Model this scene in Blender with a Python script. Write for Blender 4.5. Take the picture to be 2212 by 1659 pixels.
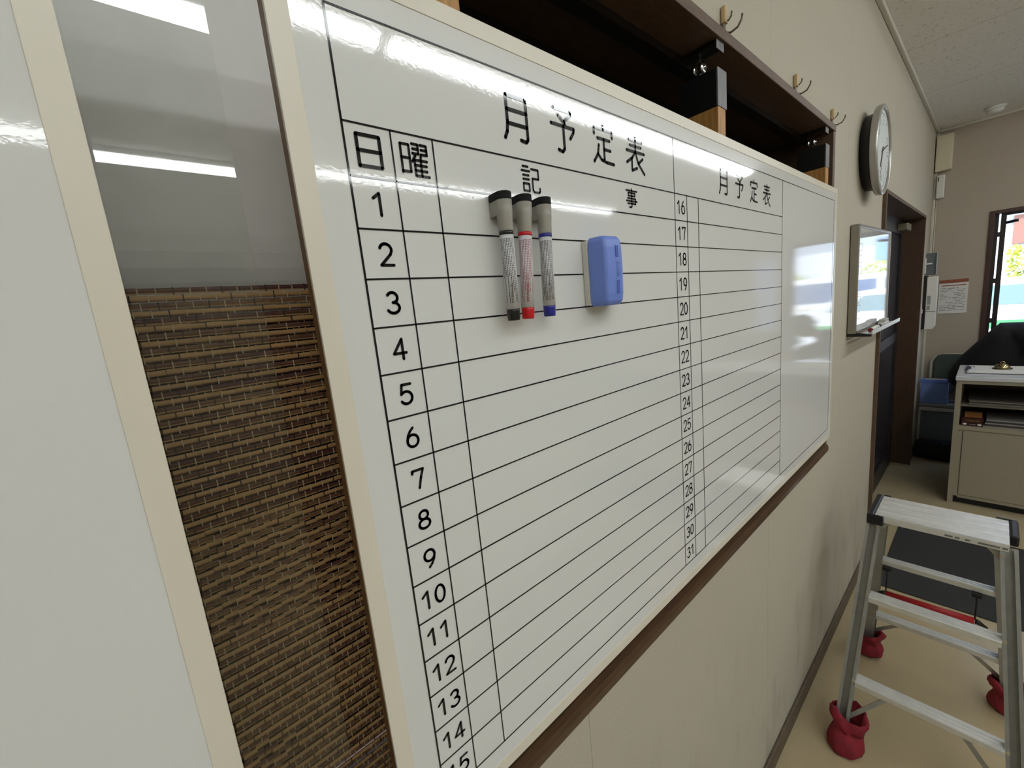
import bpy, bmesh, math, random
from mathutils import Vector, Matrix
random.seed(7)
sc = bpy.context.scene
for o in list(bpy.data.objects):
    bpy.data.objects.remove(o)
COL = sc.collection
PI = math.pi

# ------------------------------------------------------------------ camera
CAM = Vector((0.435, 0.0, 1.74))
RIGHT = Vector((0.657779, 0.746786, -0.098166))
DOWN = Vector((0.062474, -0.183975, -0.980944))
FWD = Vector((-0.750615, 0.639111, -0.16767))
cd = bpy.data.cameras.new('camera')
cd.sensor_fit = 'HORIZONTAL'; cd.sensor_width = 36.0
cd.lens = 897.807 / 2212 * 36.0
cd.clip_start = 0.01; cd.clip_end = 300
cam = bpy.data.objects.new('camera', cd); COL.objects.link(cam)
m3 = Matrix((RIGHT, -DOWN, -FWD)).transposed()
cam.matrix_world = Matrix.Translation(CAM) @ m3.to_4x4()
sc.camera = cam

# ------------------------------------------------------------------ view, world, sun
sc.view_settings.view_transform = 'Standard'
sc.view_settings.look = 'None'
sc.view_settings.exposure = 0.32
sc.cycles.transparent_max_bounces = 32
sc.view_settings.gamma = 1.0
sc.view_settings.use_curve_mapping = False
LAMP = 13.0
SKY = 0.62
w = bpy.data.worlds.new('world'); sc.world = w; w.use_nodes = True
nt = w.node_tree
bg = nt.nodes['Background']
sky = nt.nodes.new('ShaderNodeTexSky')
sky.sky_type = 'NISHITA'; sky.sun_disc = False
sky.sun_elevation = math.radians(48); sky.sun_rotation = math.radians(160)
nt.links.new(sky.outputs[0], bg.inputs[0]); bg.inputs[1].default_value = SKY
sd = bpy.data.lights.new('sun', 'SUN'); sd.energy = 5.0; sd.angle = math.radians(0.6); sd.color = (1, .96, .9)
sun = bpy.data.objects.new('sun', sd); COL.objects.link(sun)
sun.rotation_euler = Vector((0.35, 0.75, -0.9)).to_track_quat('-Z', 'Y').to_euler()
sun.location = (2, -8, 12)

# ------------------------------------------------------------------ materials
def lin(c):
    return tuple(((v / 255) / 12.92 if v / 255 <= 0.04045 else ((v / 255 + 0.055) / 1.055) ** 2.4) for v in c)
MATS = {}
def mat(name, rgb, rough=0.5, metal=0.0, var=0.0, scale=20.0, bump=0.0, bscale=200.0, stretch=(1, 1, 1),
        rgb2=None, spec=None, coat=0.0, emit=None):
    if name in MATS: return MATS[name]
    m = bpy.data.materials.new(name); m.use_nodes = True
    t = m.node_tree; b = t.nodes['Principled BSDF']
    c = lin(rgb)
    b.inputs['Base Color'].default_value = (*c, 1)
    b.inputs['Roughness'].default_value = rough
    b.inputs['Metallic'].default_value = metal
    if spec is not None: b.inputs['Specular IOR Level'].default_value = spec
    if coat: b.inputs['Coat Weight'].default_value = coat; b.inputs['Coat Roughness'].default_value = 0.05
    if emit:
        b.inputs['Emission Color'].default_value = (*emit[0], 1); b.inputs['Emission Strength'].default_value = emit[1]
    tc = t.nodes.new('ShaderNodeTexCoord')
    mp = t.nodes.new('ShaderNodeMapping'); mp.inputs['Scale'].default_value = stretch
    t.links.new(tc.outputs['Object'], mp.inputs[0])
    if var or rgb2:
        n = t.nodes.new('ShaderNodeTexNoise'); n.inputs['Scale'].default_value = scale; n.inputs['Detail'].default_value = 5
        t.links.new(mp.outputs[0], n.inputs['Vector'])
        r = t.nodes.new('ShaderNodeValToRGB')
        r.color_ramp.elements[0].position = 0.32; r.color_ramp.elements[1].position = 0.68
        if rgb2: a, d = c, lin(rgb2)
        else: a, d = tuple(v * (1 - var) for v in c), tuple(min(1, v * (1 + var)) for v in c)
        r.color_ramp.elements[0].color = (*a, 1); r.color_ramp.elements[1].color = (*d, 1)
        t.links.new(n.outputs['Fac'], r.inputs[0]); t.links.new(r.outputs[0], b.inputs['Base Color'])
    if bump:
        n2 = t.nodes.new('ShaderNodeTexNoise'); n2.inputs['Scale'].default_value = bscale; n2.inputs['Detail'].default_value = 3
        t.links.new(mp.outputs[0], n2.inputs['Vector'])
        bp = t.nodes.new('ShaderNodeBump'); bp.inputs['Strength'].default_value = bump; bp.inputs['Distance'].default_value = 0.002
        t.links.new(n2.outputs['Fac'], bp.inputs['Height']); t.links.new(bp.outputs[0], b.inputs['Normal'])
    MATS[name] = m
    return m

def mnode(t, op, a, b=None):
    n = t.nodes.new('ShaderNodeMath'); n.operation = op
    for i, v in enumerate((a, b)):
        if v is None: continue
        if hasattr(v, 'links'): t.links.new(v, n.inputs[i])
        else: n.inputs[i].default_value = v
    return n.outputs[0]

def wall_mat():
    m = mat('wallpaper', (184, 177, 160), 0.75, var=0.06, scale=230, bump=0.4, bscale=420)
    t = m.node_tree; b = t.nodes['Principled BSDF']
    old = b.inputs['Base Color'].links[0].from_socket
    tc = t.nodes.new('ShaderNodeTexCoord'); sp = t.nodes.new('ShaderNodeSeparateXYZ')
    t.links.new(tc.outputs['Object'], sp.inputs[0])
    # wallpaper joint every 0.92 m along the wall
    fr = mnode(t, 'FRACT', mnode(t, 'DIVIDE', mnode(t, 'ADD', sp.outputs[1], 10 * 0.92 - 1.392 % 0.92), 0.92))
    seam = mnode(t, 'LESS_THAN', mnode(t, 'ABSOLUTE', mnode(t, 'SUBTRACT', fr, 0.5)), 0.0)
    edge = mnode(t, 'LESS_THAN', fr, 0.0026)
    # scuffs low on the wall
    nz = t.nodes.new('ShaderNodeTexNoise'); nz.inputs['Scale'].default_value = 7; nz.inputs['Detail'].default_value = 6
    mp = t.nodes.new('ShaderNodeMapping'); mp.inputs['Scale'].default_value = (1, 1.6, 0.5)
    t.links.new(tc.outputs['Object'], mp.inputs[0]); t.links.new(mp.outputs[0], nz.inputs['Vector'])
    low = t.nodes.new('ShaderNodeMapRange'); low.inputs[1].default_value = 0.9; low.inputs[2].default_value = 0.1
    t.links.new(sp.outputs[2], low.inputs[0])
    sc1 = t.nodes.new('ShaderNodeMapRange'); sc1.inputs[1].default_value = 0.52; sc1.inputs[2].default_value = 0.72
    t.links.new(nz.outputs['Fac'], sc1.inputs[0])
    scuff = mnode(t, 'MULTIPLY', mnode(t, 'MULTIPLY', low.outputs[0], sc1.outputs[0]), 0.4)
    f = mnode(t, 'MAXIMUM', mnode(t, 'MULTIPLY', edge, 0.35), scuff)
    mx = t.nodes.new('ShaderNodeMixRGB'); t.links.new(f, mx.inputs[0]); t.links.new(old, mx.inputs[1])
    mx.inputs[2].default_value = (*lin((96, 88, 78)), 1)
    t.links.new(mx.outputs[0], b.inputs['Base Color'])
    return m

def ceil_mat():
    m = mat('ceiling_tile', (238, 236, 231), 0.9, bump=0.25, bscale=90)
    t = m.node_tree; b = t.nodes['Principled BSDF']
    tc = t.nodes.new('ShaderNodeTexCoord'); sp = t.nodes.new('ShaderNodeSeparateXYZ')
    t.links.new(tc.outputs['Object'], sp.inputs[0])
    nz = t.nodes.new('ShaderNodeTexNoise'); nz.inputs['Scale'].default_value = 65; nz.inputs['Detail'].default_value = 3
    nz.inputs['Roughness'].default_value = 0.65
    t.links.new(tc.outputs['Object'], nz.inputs['Vector'])
    speck = t.nodes.new('ShaderNodeMapRange'); speck.inputs[1].default_value = 0.6; speck.inputs[2].default_value = 0.7
    t.links.new(nz.outputs['Fac'], speck.inputs[0])
    fy = mnode(t, 'FRACT', mnode(t, 'DIVIDE', mnode(t, 'ADD', sp.outputs[1], 9.1 - 3.53 % 0.91), 0.91))
    fx = mnode(t, 'FRACT', mnode(t, 'DIVIDE', mnode(t, 'ADD', sp.outputs[0], 10.0), 1.82))
    ed = mnode(t, 'MAXIMUM', mnode(t, 'LESS_THAN', fy, 0.005), mnode(t, 'LESS_THAN', fx, 0.0025))
    f = mnode(t, 'MAXIMUM', mnode(t, 'MULTIPLY', ed, 0.5), mnode(t, 'MULTIPLY', speck.outputs[0], 0.6))
    mx = t.nodes.new('ShaderNodeMixRGB'); t.links.new(f, mx.inputs[0])
    mx.inputs[1].default_value = (*lin((238, 236, 231)), 1); mx.inputs[2].default_value = (*lin((120, 115, 106)), 1)
    t.links.new(mx.outputs[0], b.inputs['Base Color'])
    return m

def glass_mat(name, tint=(1, 1, 1), rough=0.0, ior=1.5, alpha_mix=0.0):
    m = bpy.data.materials.new(name); m.use_nodes = True
    t = m.node_tree; t.nodes.remove(t.nodes['Principled BSDF'])
    out = t.nodes['Material Output']
    tr = t.nodes.new('ShaderNodeBsdfTransparent'); tr.inputs[0].default_value = (*tint, 1)
    gl = t.nodes.new('ShaderNodeBsdfGlossy'); gl.inputs['Roughness'].default_value = rough
    fr = t.nodes.new('ShaderNodeFresnel'); fr.inputs[0].default_value = ior
    # nearly facing rays keep the fresnel of a pane
    mx = t.nodes.new('ShaderNodeMixShader')
    # only the outer face of the slab mirrors, with the strength of both faces of a pane
    ge = t.nodes.new('ShaderNodeNewGeometry')
    fac = mnode(t, 'MINIMUM', mnode(t, 'MULTIPLY', mnode(t, 'MULTIPLY', fr.outputs[0], mnode(t, 'SUBTRACT', 1.0, ge.outputs['Backfacing'])), 1.8), 1.0)
    t.links.new(fac, mx.inputs[0]); t.links.new(tr.outputs[0], mx.inputs[1]); t.links.new(gl.outputs[0], mx.inputs[2])
    t.links.new(mx.outputs[0], out.inputs[0])
    # slight waviness of the pane
    tc = t.nodes.new('ShaderNodeTexCoord'); n = t.nodes.new('ShaderNodeTexNoise'); n.inputs['Scale'].default_value = 3
    t.links.new(tc.outputs['Object'], n.inputs['Vector'])
    bp = t.nodes.new('ShaderNodeBump'); bp.inputs['Strength'].default_value = 0.02; bp.inputs['Distance'].default_value = 0.002
    t.links.new(n.outputs['Fac'], bp.inputs['Height']); t.links.new(bp.outputs[0], gl.inputs['Normal'])
    MATS[name] = m
    return m

def board_mat(name, rgb, rough):
    # enamelled steel: low gloss with an orange-peel surface
    m = mat(name, rgb, rough, bump=0.014, bscale=260, spec=0.5)
    return m

M_wall = wall_mat(); M_ceil = ceil_mat()
M_floor = mat('vinyl_floor', (176, 160, 127), 0.22, var=0.03, scale=5, bump=0.04, bscale=60)
M_brown = mat('brown_wood_trim', (92, 70, 54), 0.42, var=0.22, scale=24, stretch=(6, 1, 6), bump=0.08, bscale=150)
M_dbrown = mat('dark_brown_wood', (58, 40, 30), 0.45, var=0.2, scale=24, stretch=(6, 1, 6))
M_edgewood = mat('walnut_edge', (112, 76, 36), 0.45, var=0.16, scale=40, stretch=(4, 4, 0.4))
M_post = mat('light_wood_post', (176, 130, 70), 0.5, var=0.3, scale=30, stretch=(6, 6, 0.6))
M_board = board_mat('whiteboard_enamel', (217, 218, 215), 0.042)
M_cream = mat('cream_frame', (218, 212, 196), 0.32)
M_ink = mat('black_print', (14, 14, 20), 0.06)
M_black = mat('black_plastic', (16, 16, 17), 0.45)
M_felt = mat('black_felt', (20, 20, 22), 0.95, var=0.5, scale=500, bump=0.8, bscale=900)
M_greycap = mat('warm_grey_plastic', (151, 148, 138), 0.42)
M_alu = mat('brushed_aluminium', (226, 226, 222), 0.38, metal=0.55, var=0.06, scale=30, stretch=(1, 1, 1), bump=0.05, bscale=200)
M_alud = mat('dull_aluminium', (168, 168, 162), 0.42, metal=0.7, var=0.08, scale=25)
M_steel = mat('grey_steel_cap', (112, 112, 114), 0.45, metal=0.4, var=0.2, scale=60, stretch=(3, 3, .4))
M_chrome = mat('chrome', (215, 215, 215), 0.12, metal=1.0)
M_white = mat('white_plastic', (225, 224, 218), 0.4)
M_ivory = mat('ivory_plastic', (214, 204, 176), 0.45)
M_paper = mat('paper', (226, 224, 220), 0.7)
M_blue = mat('blue_eraser_plastic', (112, 138, 216), 0.4)
M_red = mat('red_cloth', (132, 27, 40), 0.8, var=0.25, scale=30, bump=0.5, bscale=120)
M_redp = mat('red_plastic', (176, 26, 34), 0.4)
M_carpet = mat('charcoal_carpet', (50, 50, 50), 0.95, var=0.35, scale=350, bump=0.8, bscale=500)
M_glass = glass_mat('clear_pane', (0.975, 0.985, 0.98))
M_panel = mat('pale_panel', (224, 222, 218), 0.7, var=0.02, scale=30)

# ------------------------------------------------------------------ mesh builders
def world_of(o):
    m = Matrix.LocRotScale(o.location, o.rotation_euler, None)
    return world_of(o.parent) @ o.matrix_parent_inverse @ m if o.parent else m

class MB:
    def __init__(s): s.bm = bmesh.new()
    def box(s, x0, x1, y0, y1, z0, z1, bev=0.0, rot=None, piv=None):
        vs = [Vector((x, y, z)) for x in (x0, x1) for y in (y0, y1) for z in (z0, z1)]
        b2 = bmesh.new()
        bv = [b2.verts.new(v) for v in vs]
        for f in ((0, 1, 3, 2), (4, 6, 7, 5), (0, 4, 5, 1), (2, 3, 7, 6), (0, 2, 6, 4), (1, 5, 7, 3)):
            b2.faces.new([bv[i] for i in f])
        bmesh.ops.recalc_face_normals(b2, faces=b2.faces[:])
        if bev: bmesh.ops.bevel(b2, geom=b2.edges[:], offset=bev, segments=2, affect='EDGES', profile=0.5)
        s._add(b2, rot, piv); return s
    def _add(s, b2, rot=None, piv=None):
        if rot is not None:
            piv = Vector(piv) if piv is not None else Vector((0, 0, 0))
            for v in b2.verts: v.co = rot @ (v.co - piv) + piv
        mp = {}
        for v in b2.verts: mp[v] = s.bm.verts.new(v.co)
        for f in b2.faces:
            nf = s.bm.faces.new([mp[v] for v in f.verts]); nf.smooth = f.smooth
        b2.free()
    def prism(s, prof, axis, a0, a1, bev=0.0):
        """profile of 2-D points (the two remaining axes in xyz order), extruded along axis"""
        b2 = bmesh.new()
        def P(u, v, a):
            return {'x': (a, u, v), 'y': (u, a, v), 'z': (u, v, a)}[axis]
        A = [b2.verts.new(P(u, v, a0)) for u, v in prof]; B = [b2.verts.new(P(u, v, a1)) for u, v in prof]
        n = len(prof)
        b2.faces.new(A[::-1]); b2.faces.new(B)
        for i in range(n): b2.faces.new((A[i], A[(i + 1) % n], B[(i + 1) % n], B[i]))
        bmesh.ops.recalc_face_normals(b2, faces=b2.faces[:])
        if bev: bmesh.ops.bevel(b2, geom=b2.edges[:], offset=bev, segments=2, affect='EDGES', profile=0.5)
        s._add(b2); return s
    def tube(s, pts, r, n=10, cap=True, rs=None):
        pts = [Vector(p) for p in pts]
        rings = []; up = None
        for i, p in enumerate(pts):
            d = (pts[min(i + 1, len(pts) - 1)] - pts[max(i - 1, 0)]).normalized()
            if up is None:
                up = d.orthogonal().normalized()
            else:
                up = (up - d * up.dot(d)).normalized()
            sd_ = d.cross(up); rr = rs[i] if rs else r
            rings.append([s.bm.verts.new(p + (up * math.cos(2 * PI * k / n) + sd_ * math.sin(2 * PI * k / n)) * rr) for k in range(n)])
        for a, b in zip(rings, rings[1:]):
            for k in range(n):
                f = s.bm.faces.new((a[k], a[(k + 1) % n], b[(k + 1) % n], b[k])); f.smooth = True
        if cap: s.bm.faces.new(rings[0][::-1]); s.bm.faces.new(rings[-1])
        return s
    def lathe(s, c, prof, axis='z', n=32, smooth=True):
        """prof: (radius, height along axis)"""
        c = Vector(c); rings = []
        def P(r, hh, a):
            u, v = r * math.cos(a), r * math.sin(a)
            return c + Vector({'z': (u, v, hh), 'x': (hh, u, v), 'y': (u, hh, v)}[axis])
        for r, hh in prof:
            rings.append([s.bm.verts.new(P(max(r, 1e-5), hh, 2 * PI * k / n)) for k in range(n)])
        for a, b in zip(rings, rings[1:]):
            for k in range(n):
                f = s.bm.faces.new((a[k], a[(k + 1) % n], b[(k + 1) % n], b[k])); f.smooth = smooth
        s.bm.faces.new(rings[0][::-1]); s.bm.faces.new(rings[-1])
        return s
    def beam(s, p0, p1, wdt, dep, upv=(0, 0, 1), bev=0.0):
        """rectangular bar from p0 to p1; wdt across, dep along upv side"""
        p0, p1 = Vector(p0), Vector(p1); d = (p1 - p0); L = d.length; d.normalize()
        u = Vector(upv); u = (u - d * u.dot(d)).normalized(); sx = d.cross(u)
        b2 = bmesh.new()
        vs = [b2.verts.new((a, b, c)) for a in (-wdt / 2, wdt / 2) for b in (-dep / 2, dep / 2) for c in (0, L)]
        for f in ((0, 1, 3, 2), (4, 6, 7, 5), (0, 4, 5, 1), (2, 3, 7, 6), (0, 2, 6, 4), (1, 5, 7, 3)):
            b2.faces.new([vs[i] for i in f])
        bmesh.ops.recalc_face_normals(b2, faces=b2.faces[:])
        if bev: bmesh.ops.bevel(b2, geom=b2.edges[:], offset=bev, segments=2, affect='EDGES', profile=0.5)
        for v in b2.verts: v.co = p0 + sx * v.co.x + u * v.co.y + d * v.co.z
        s._add(b2); return s
    def ribbon(s, pts, wd, F, cap=True, n=8):
        """flat printed stroke; F maps (u, v) to a point in space"""
        pts = [Vector((p[0], p[1])) for p in pts]
        for a, b in zip(pts, pts[1:]):
            d = b - a
            if d.length < 1e-9: continue
            nn = Vector((-d.y, d.x)).normalized() * wd / 2
            s.bm.faces.new([s.bm.verts.new(F(*q)) for q in (a - nn, b - nn, b + nn, a + nn)])
        if cap:
            for a in pts:
                s.bm.faces.new([s.bm.verts.new(F(a.x + wd / 2 * math.cos(2 * PI * k / n), a.y + wd / 2 * math.sin(2 * PI * k / n))) for k in range(n)])
        return s
    def build(s, name, m, parent=None, smooth=False):
        me = bpy.data.meshes.new(name)
        s.bm.normal_update()
        s.bm.to_mesh(me); s.bm.free()
        for mm in (m if isinstance(m, (list, tuple)) else [m]): me.materials.append(mm)
        o = bpy.data.objects.new(name, me); COL.objects.link(o)
        if parent is not None:
            o.parent = parent
            o.matrix_parent_inverse = world_of(parent).inverted()
        if smooth:
            for f in me.polygons: f.use_smooth = True
        return o

def tag(o, label, cat, group=None, kind=None):
    o['label'] = label; o['category'] = cat
    if group: o['group'] = group
    if kind: o['kind'] = kind
    return o
def struct(o, label=None, cat=None):
    o['kind'] = 'structure'
    if label: o['label'] = label
    if cat: o['category'] = cat
    return o
def thing(name, label, cat, loc=(0, 0, 0), group=None):
    o = bpy.data.objects.new(name, None); COL.objects.link(o); o.location = loc; o.empty_display_size = 0.05
    return tag(o, label, cat, group)
def copy_tree(o, delta, parent=None):
    c = o.copy(); COL.objects.link(c)
    if parent is None: c.location = o.location + Vector(delta)
    else:
        c.parent = parent; c.matrix_parent_inverse = o.matrix_parent_inverse.copy()
    for ch in list(o.children): copy_tree(ch, delta, c)
    return c
def text_mesh(body, size, F, name, m, parent, align='CENTER', sx=1.0):
    cu = bpy.data.curves.new('t', 'FONT'); cu.body = body; cu.size = size; cu.align_x = align; cu.align_y = 'CENTER'
    to = bpy.data.objects.new('t', cu); COL.objects.link(to)
    dg = bpy.context.evaluated_depsgraph_get(); dg.update()
    me = bpy.data.meshes.new_from_object(to.evaluated_get(dg))
    bpy.data.objects.remove(to); bpy.data.curves.remove(cu)
    for v in me.vertices: v.co = F(v.co.x * sx, v.co.y)
    me.materials.clear(); me.materials.append(m); me.name = name
    o = bpy.data.objects.new(name, me); COL.objects.link(o); o.parent = parent
    o.matrix_parent_inverse = world_of(parent).inverted()
    return o

# ------------------------------------------------------------------ room shell
CZ = 2.975; YF = 5.7; YB = -3.6; XR = 5.2
struct(MB().box(-0.3, XR + .3, YB - .2, YF + .02, -0.1, 0).build('floor', M_floor), 'beige vinyl floor', 'floor')
struct(MB().box(-0.3, XR + .3, YB - .2, YF + .2, CZ, CZ + 0.1).build('ceiling', M_ceil), 'speckled acoustic tile ceiling', 'ceiling')
# left wall with the hatch opening (y -2.0..1.985, z 1.068..2.285) and the door recess (y 3.165..5.06, z 0..2.19)
wl = MB()
HY0, HY1, HZ0, HZ1 = -2.0, 1.985, 1.068, 2.285
DY0, DY1, DZ1 = 3.165, 5.06, 2.18
DO0, DO1, DOZ = DY0 - .02, DY1 + .02, DZ1 + .02
wl.box(-0.2, 0, YB - .2, HY0, 0, CZ).box(-0.2, 0, HY0, HY1, 0, HZ0).box(-0.2, 0, HY0, HY1, HZ1, CZ)
wl.box(-0.2, 0, HY1, DO0, 0, CZ).box(-0.2, 0, DO0, DO1, DOZ, CZ).box(-0.2, 0, DO1, YF + .2, 0, CZ)
struct(wl.build('wall_left', M_wall), 'beige papered wall on the left', 'wall')
# far wall with windows
WX0, WX1, WZ0, WZ1 = 0.364, 1.25, 0.55, 2.197
GX0, GX1, GZ0, GZ1 = 1.34, 1.62, 1.2, 2.1
wf = MB()
wf.box(0, WX0, YF, YF + .14, 0, CZ).box(WX0, WX1, YF, YF + .14, 0, WZ0).box(WX0, WX1, YF, YF + .14, WZ1, CZ)
wf.box(WX1, GX0, YF, YF + .14, 0, CZ).box(GX0, GX1, YF, YF + .14, 0, GZ0).box(GX0, GX1, YF, YF + .14, GZ1, CZ)
wf.box(GX1, XR + .2, YF, YF + .14, 0, CZ)
struct(wf.build('wall_far', mat('far_wallpaper', (178, 166, 150), 0.8, var=0.03, scale=160, bump=0.3, bscale=420)), 'beige papered end wall with a window', 'wall')
RY0, RY1, RZ0, RZ1 = -3.5, -2.2, 0.5, 2.3  # unseen window opening, added to bring soft fill light into the hatch
wr = MB()
wr.box(XR, XR + .2, YB - .2, RY0, 0, CZ).box(XR, XR + .2, RY1, YF + .2, 0, CZ).box(XR, XR + .2, RY0, RY1, 0, RZ0).box(XR, XR + .2, RY0, RY1, RZ1, CZ)
struct(wr.build('wall_right', M_wall))
w4 = bpy.data.objects.new('fill_window', None); COL.objects.link(w4); w4.location = (XR, -2.85, RZ0); struct(w4, 'unseen window added in the right wall behind the camera for fill light', 'window')
fm_ = MB()
fm_.box(XR + .02, XR + .1, RY0, RY0 + .05, RZ0, RZ1).box(XR + .02, XR + .1, RY1 - .05, RY1, RZ0, RZ1).box(XR + .02, XR + .1, RY0 + .05, RY1 - .05, RZ0, RZ0 + .05)
fm_.box(XR + .02, XR + .1, RY0 + .05, RY1 - .05, RZ1 - .05, RZ1).box(XR + .03, XR + .09, -2.88, -2.82, RZ0 + .05, RZ1 - .05)
fm_.build('frame', M_dbrown, w4)
struct(MB().box(-0.2, XR + .2, YB - .2, YB, 0, CZ).build('wall_back', M_wall))
bb = MB().box(0, 0.012, YB, DY0 - .02, 0, 0.075, bev=0.004).box(0, 0.012, DY1 + .02, YF, 0, 0.075, bev=0.004)
struct(bb.build('baseboard_left', mat('dark_vinyl_skirting', (92, 78, 62), 0.5, var=0.2, scale=30)), 'dark brown vinyl skirting along the left wall', 'skirting')
struct(MB().box(0.012, XR, YF - .012, YF, 0, 0.075, bev=0.004).build('baseboard_far', MATS['dark_vinyl_skirting']))
cm = mat('cornice_paint', (206, 202, 188), 0.5)
struct(MB().box(0, 0.022, YB, YF, CZ - .022, CZ, bev=0.005).build('trim_1', cm), 'pale ceiling moulding along the left wall', 'moulding')
struct(MB().box(0.022, XR, YF - .022, YF, CZ - .022, CZ, bev=0.005).build('trim_2', cm))
struct(MB().box(0, 0.02, YF - .02, YF, 0, CZ - .022, bev=0.005).build('trim_3', cm), 'slim corner bead where the walls meet', 'moulding')

# ------------------------------------------------------------------ ceiling light fixtures (2.45 m batten lights in two rows)
M_lens = mat('lit_lens', (255, 255, 255), 0.5, emit=((0.94, 0.985, 1.0), LAMP))
M_housing = mat('light_housing', (232, 232, 228), 0.5)
def light(xc, y0, y1, label):
    t = thing('ceiling_light', label, 'ceiling light', (xc, (y0 + y1) / 2, CZ), 'batten lights in two rows on the ceiling')
    MB().prism([(xc - .075, CZ), (xc - .075, CZ - .012), (xc - .05, CZ - .03), (xc + .05, CZ - .03), (xc + .075, CZ - .012), (xc + .075, CZ)], 'y', y0, y1).build('housing', M_housing, t)
    pr = [(xc - .055, CZ - .031), (xc - .05, CZ - .05), (xc - .035, CZ - .066), (xc, CZ - .074), (xc + .035, CZ - .066), (xc + .05, CZ - .05), (xc + .055, CZ - .031)]
    MB().prism(pr, 'y', y0 + .02, y1 - .02).build('diffuser', M_lens, t)
    return t
light(1.45, -1.46, 0.985, 'batten light in the row nearer the whiteboards, beginning behind the camera')
light(1.45, 1.015, 3.54, 'batten light in the nearer row, mirrored across the calendar title')
light(1.45, 3.57, 5.03, 'short batten light in the nearer row, closest to the end wall')
light(3.1, -2.56, -0.12, 'batten light in the row farther from the whiteboards, behind the camera')
light(3.1, -0.09, 2.34, 'batten light in the farther row, mirrored as the lower streak at the calendar left')
light(3.1, 2.37, 4.95, 'batten light in the farther row, closest to the end wall')

# ------------------------------------------------------------------ hatch window behind the boards
XB = 0.0421; ZT = 1.92393; HR = 0.0464166
YC = [0.16613, 0.21227, 0.25902, 0.76313, 0.80953, 0.85607, 1.35306, 1.90373]
KT = -2.006
wn = MB()
win = bpy.data.objects.new('window_1', None); COL.objects.link(win); win.location = (0, 0, HZ0)
struct(win, 'brown wooden hatch window frame behind the two whiteboards', 'window')
FX = 0.025
MB().box(-0.2, FX, HY0, HY1, 2.262, HZ1, bev=0.002).build('head', M_brown, win)
MB().box(-0.2, FX - .001, HY1 - .024, HY1, HZ0 + .017, 2.262, bev=0.002).box(-0.2, FX - .001, HY0, HY0 + .024, HZ0 + .017, 2.262, bev=0.002).build('jamb', M_brown, win)
MB().prism([(-0.2, 1.068), (.031, 1.068), (.031, 1.083), (.027, 1.092), (.018, 1.095), (-.022, 1.095), (-.022, 1.075), (-.2, 1.075)], 'y', HY0, HY1).build('sill', mat('sill_brown', (76, 54, 34), .35, var=.22, scale=24, stretch=(6, 1, 6)), win)
MB().box(-0.02, 0.006, HY0 + .024, HY1 - .024, 1.095, 1.13, bev=0.002).build('bottom_rail', M_dbrown, win)
MB().box(-0.195, -0.188, HY0 + .024, HY1 - .024, 1.095, 2.262).build('back_panel', mat('dark_room_beyond', (12, 11, 11), 0.9), win)  # near-black colour stands in for the unlit room behind
MB().box(-0.085, -0.055, HY0 + .024, HY1 - .024, 2.245, 2.262).build('track', mat('dark_track', (30, 22, 18), 0.4), win)
p1 = MB().box(-0.072, -0.067, -1.2, 0.098, 1.09, 2.245).build('pane', M_glass, win)

# made-up pale panel behind the pane, foot curved back so it darkens downward
sh = MB(); pr = []
zt_, xb_ = 2.225, -0.118
seq = [(xb_, zt_), (xb_, 1.87)] + [(xb_ - 0.066 * (1 - math.cos(a)), 1.87 - 0.11 * math.sin(a)) for a in [PI / 2 * k / 10 for k in range(1, 11)]]
back = [(x - 0.004, z + .001) for x, z in seq[::-1]]
b = sh.prism(seq + back, 'y', -0.03, .28)
tag(sh.build('curved_panel', M_panel), 'made-up pale grey panel behind the glass, curved back to darken at its foot', 'panel')

# woven blind
def blind_mat():
    m = mat('woven_reed', (120, 98, 62), 0.7)
    t = m.node_tree; b = t.nodes['Principled BSDF']
    tc = t.nodes.new('ShaderNodeTexCoord'); sp = t.nodes.new('ShaderNodeSeparateXYZ'); t.links.new(tc.outputs['Object'], sp.inputs[0])
    row = mnode(t, 'FLOOR', mnode(t, 'DIVIDE', mnode(t, 'SUBTRACT', sp.outputs[2], 0.0), 0.0072))
    odd = mnode(t, 'MODULO', row, 2.0)
    wn_ = t.nodes.new('ShaderNodeTexNoise'); wn_.inputs['Scale'].default_value = 1.0
    cb = t.nodes.new('ShaderNodeCombineXYZ'); t.links.new(mnode(t, 'MULTIPLY', sp.outputs[1], 5.0), cb.inputs[0]); t.links.new(mnode(t, 'MULTIPLY', row, 3.7), cb.inputs[1])
    t.links.new(cb.outputs[0], wn_.inputs['Vector'])
    gr = t.nodes.new('ShaderNodeTexNoise'); gr.inputs['Scale'].default_value = 60
    mp = t.nodes.new('ShaderNodeMapping'); mp.inputs['Scale'].default_value = (1, 1, 12); t.links.new(tc.outputs['Object'], mp.inputs[0]); t.links.new(mp.outputs[0], gr.inputs['Vector'])
    f = mnode(t, 'ADD', mnode(t, 'MULTIPLY', odd, 0.85), mnode(t, 'MULTIPLY', mnode(t, 'SUBTRACT', wn_.outputs['Fac'], 0.5), 0.9))
    f = mnode(t, 'ADD', f, mnode(t, 'MULTIPLY', mnode(t, 'SUBTRACT', gr.outputs['Fac'], 0.5), 0.5))
    r = t.nodes.new('ShaderNodeValToRGB')
    r.color_ramp.elements[0].color = (*lin((170, 134, 84)), 1); r.color_ramp.elements[1].color = (*lin((74, 38, 32)), 1)
    t.links.new(f, r.inputs[0]); t.links.new(r.outputs[0], b.inputs['Base Color'])
    return m
bl = thing('woven_blind', 'brown woven reed blind seen through the glass between the whiteboards', 'blind', (-0.1, 0.0, 1.1))
sl = MB(); th = MB(); thd = MB()
NR = 104; PIT = 0.0072
SEG = 0.0135
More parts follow.
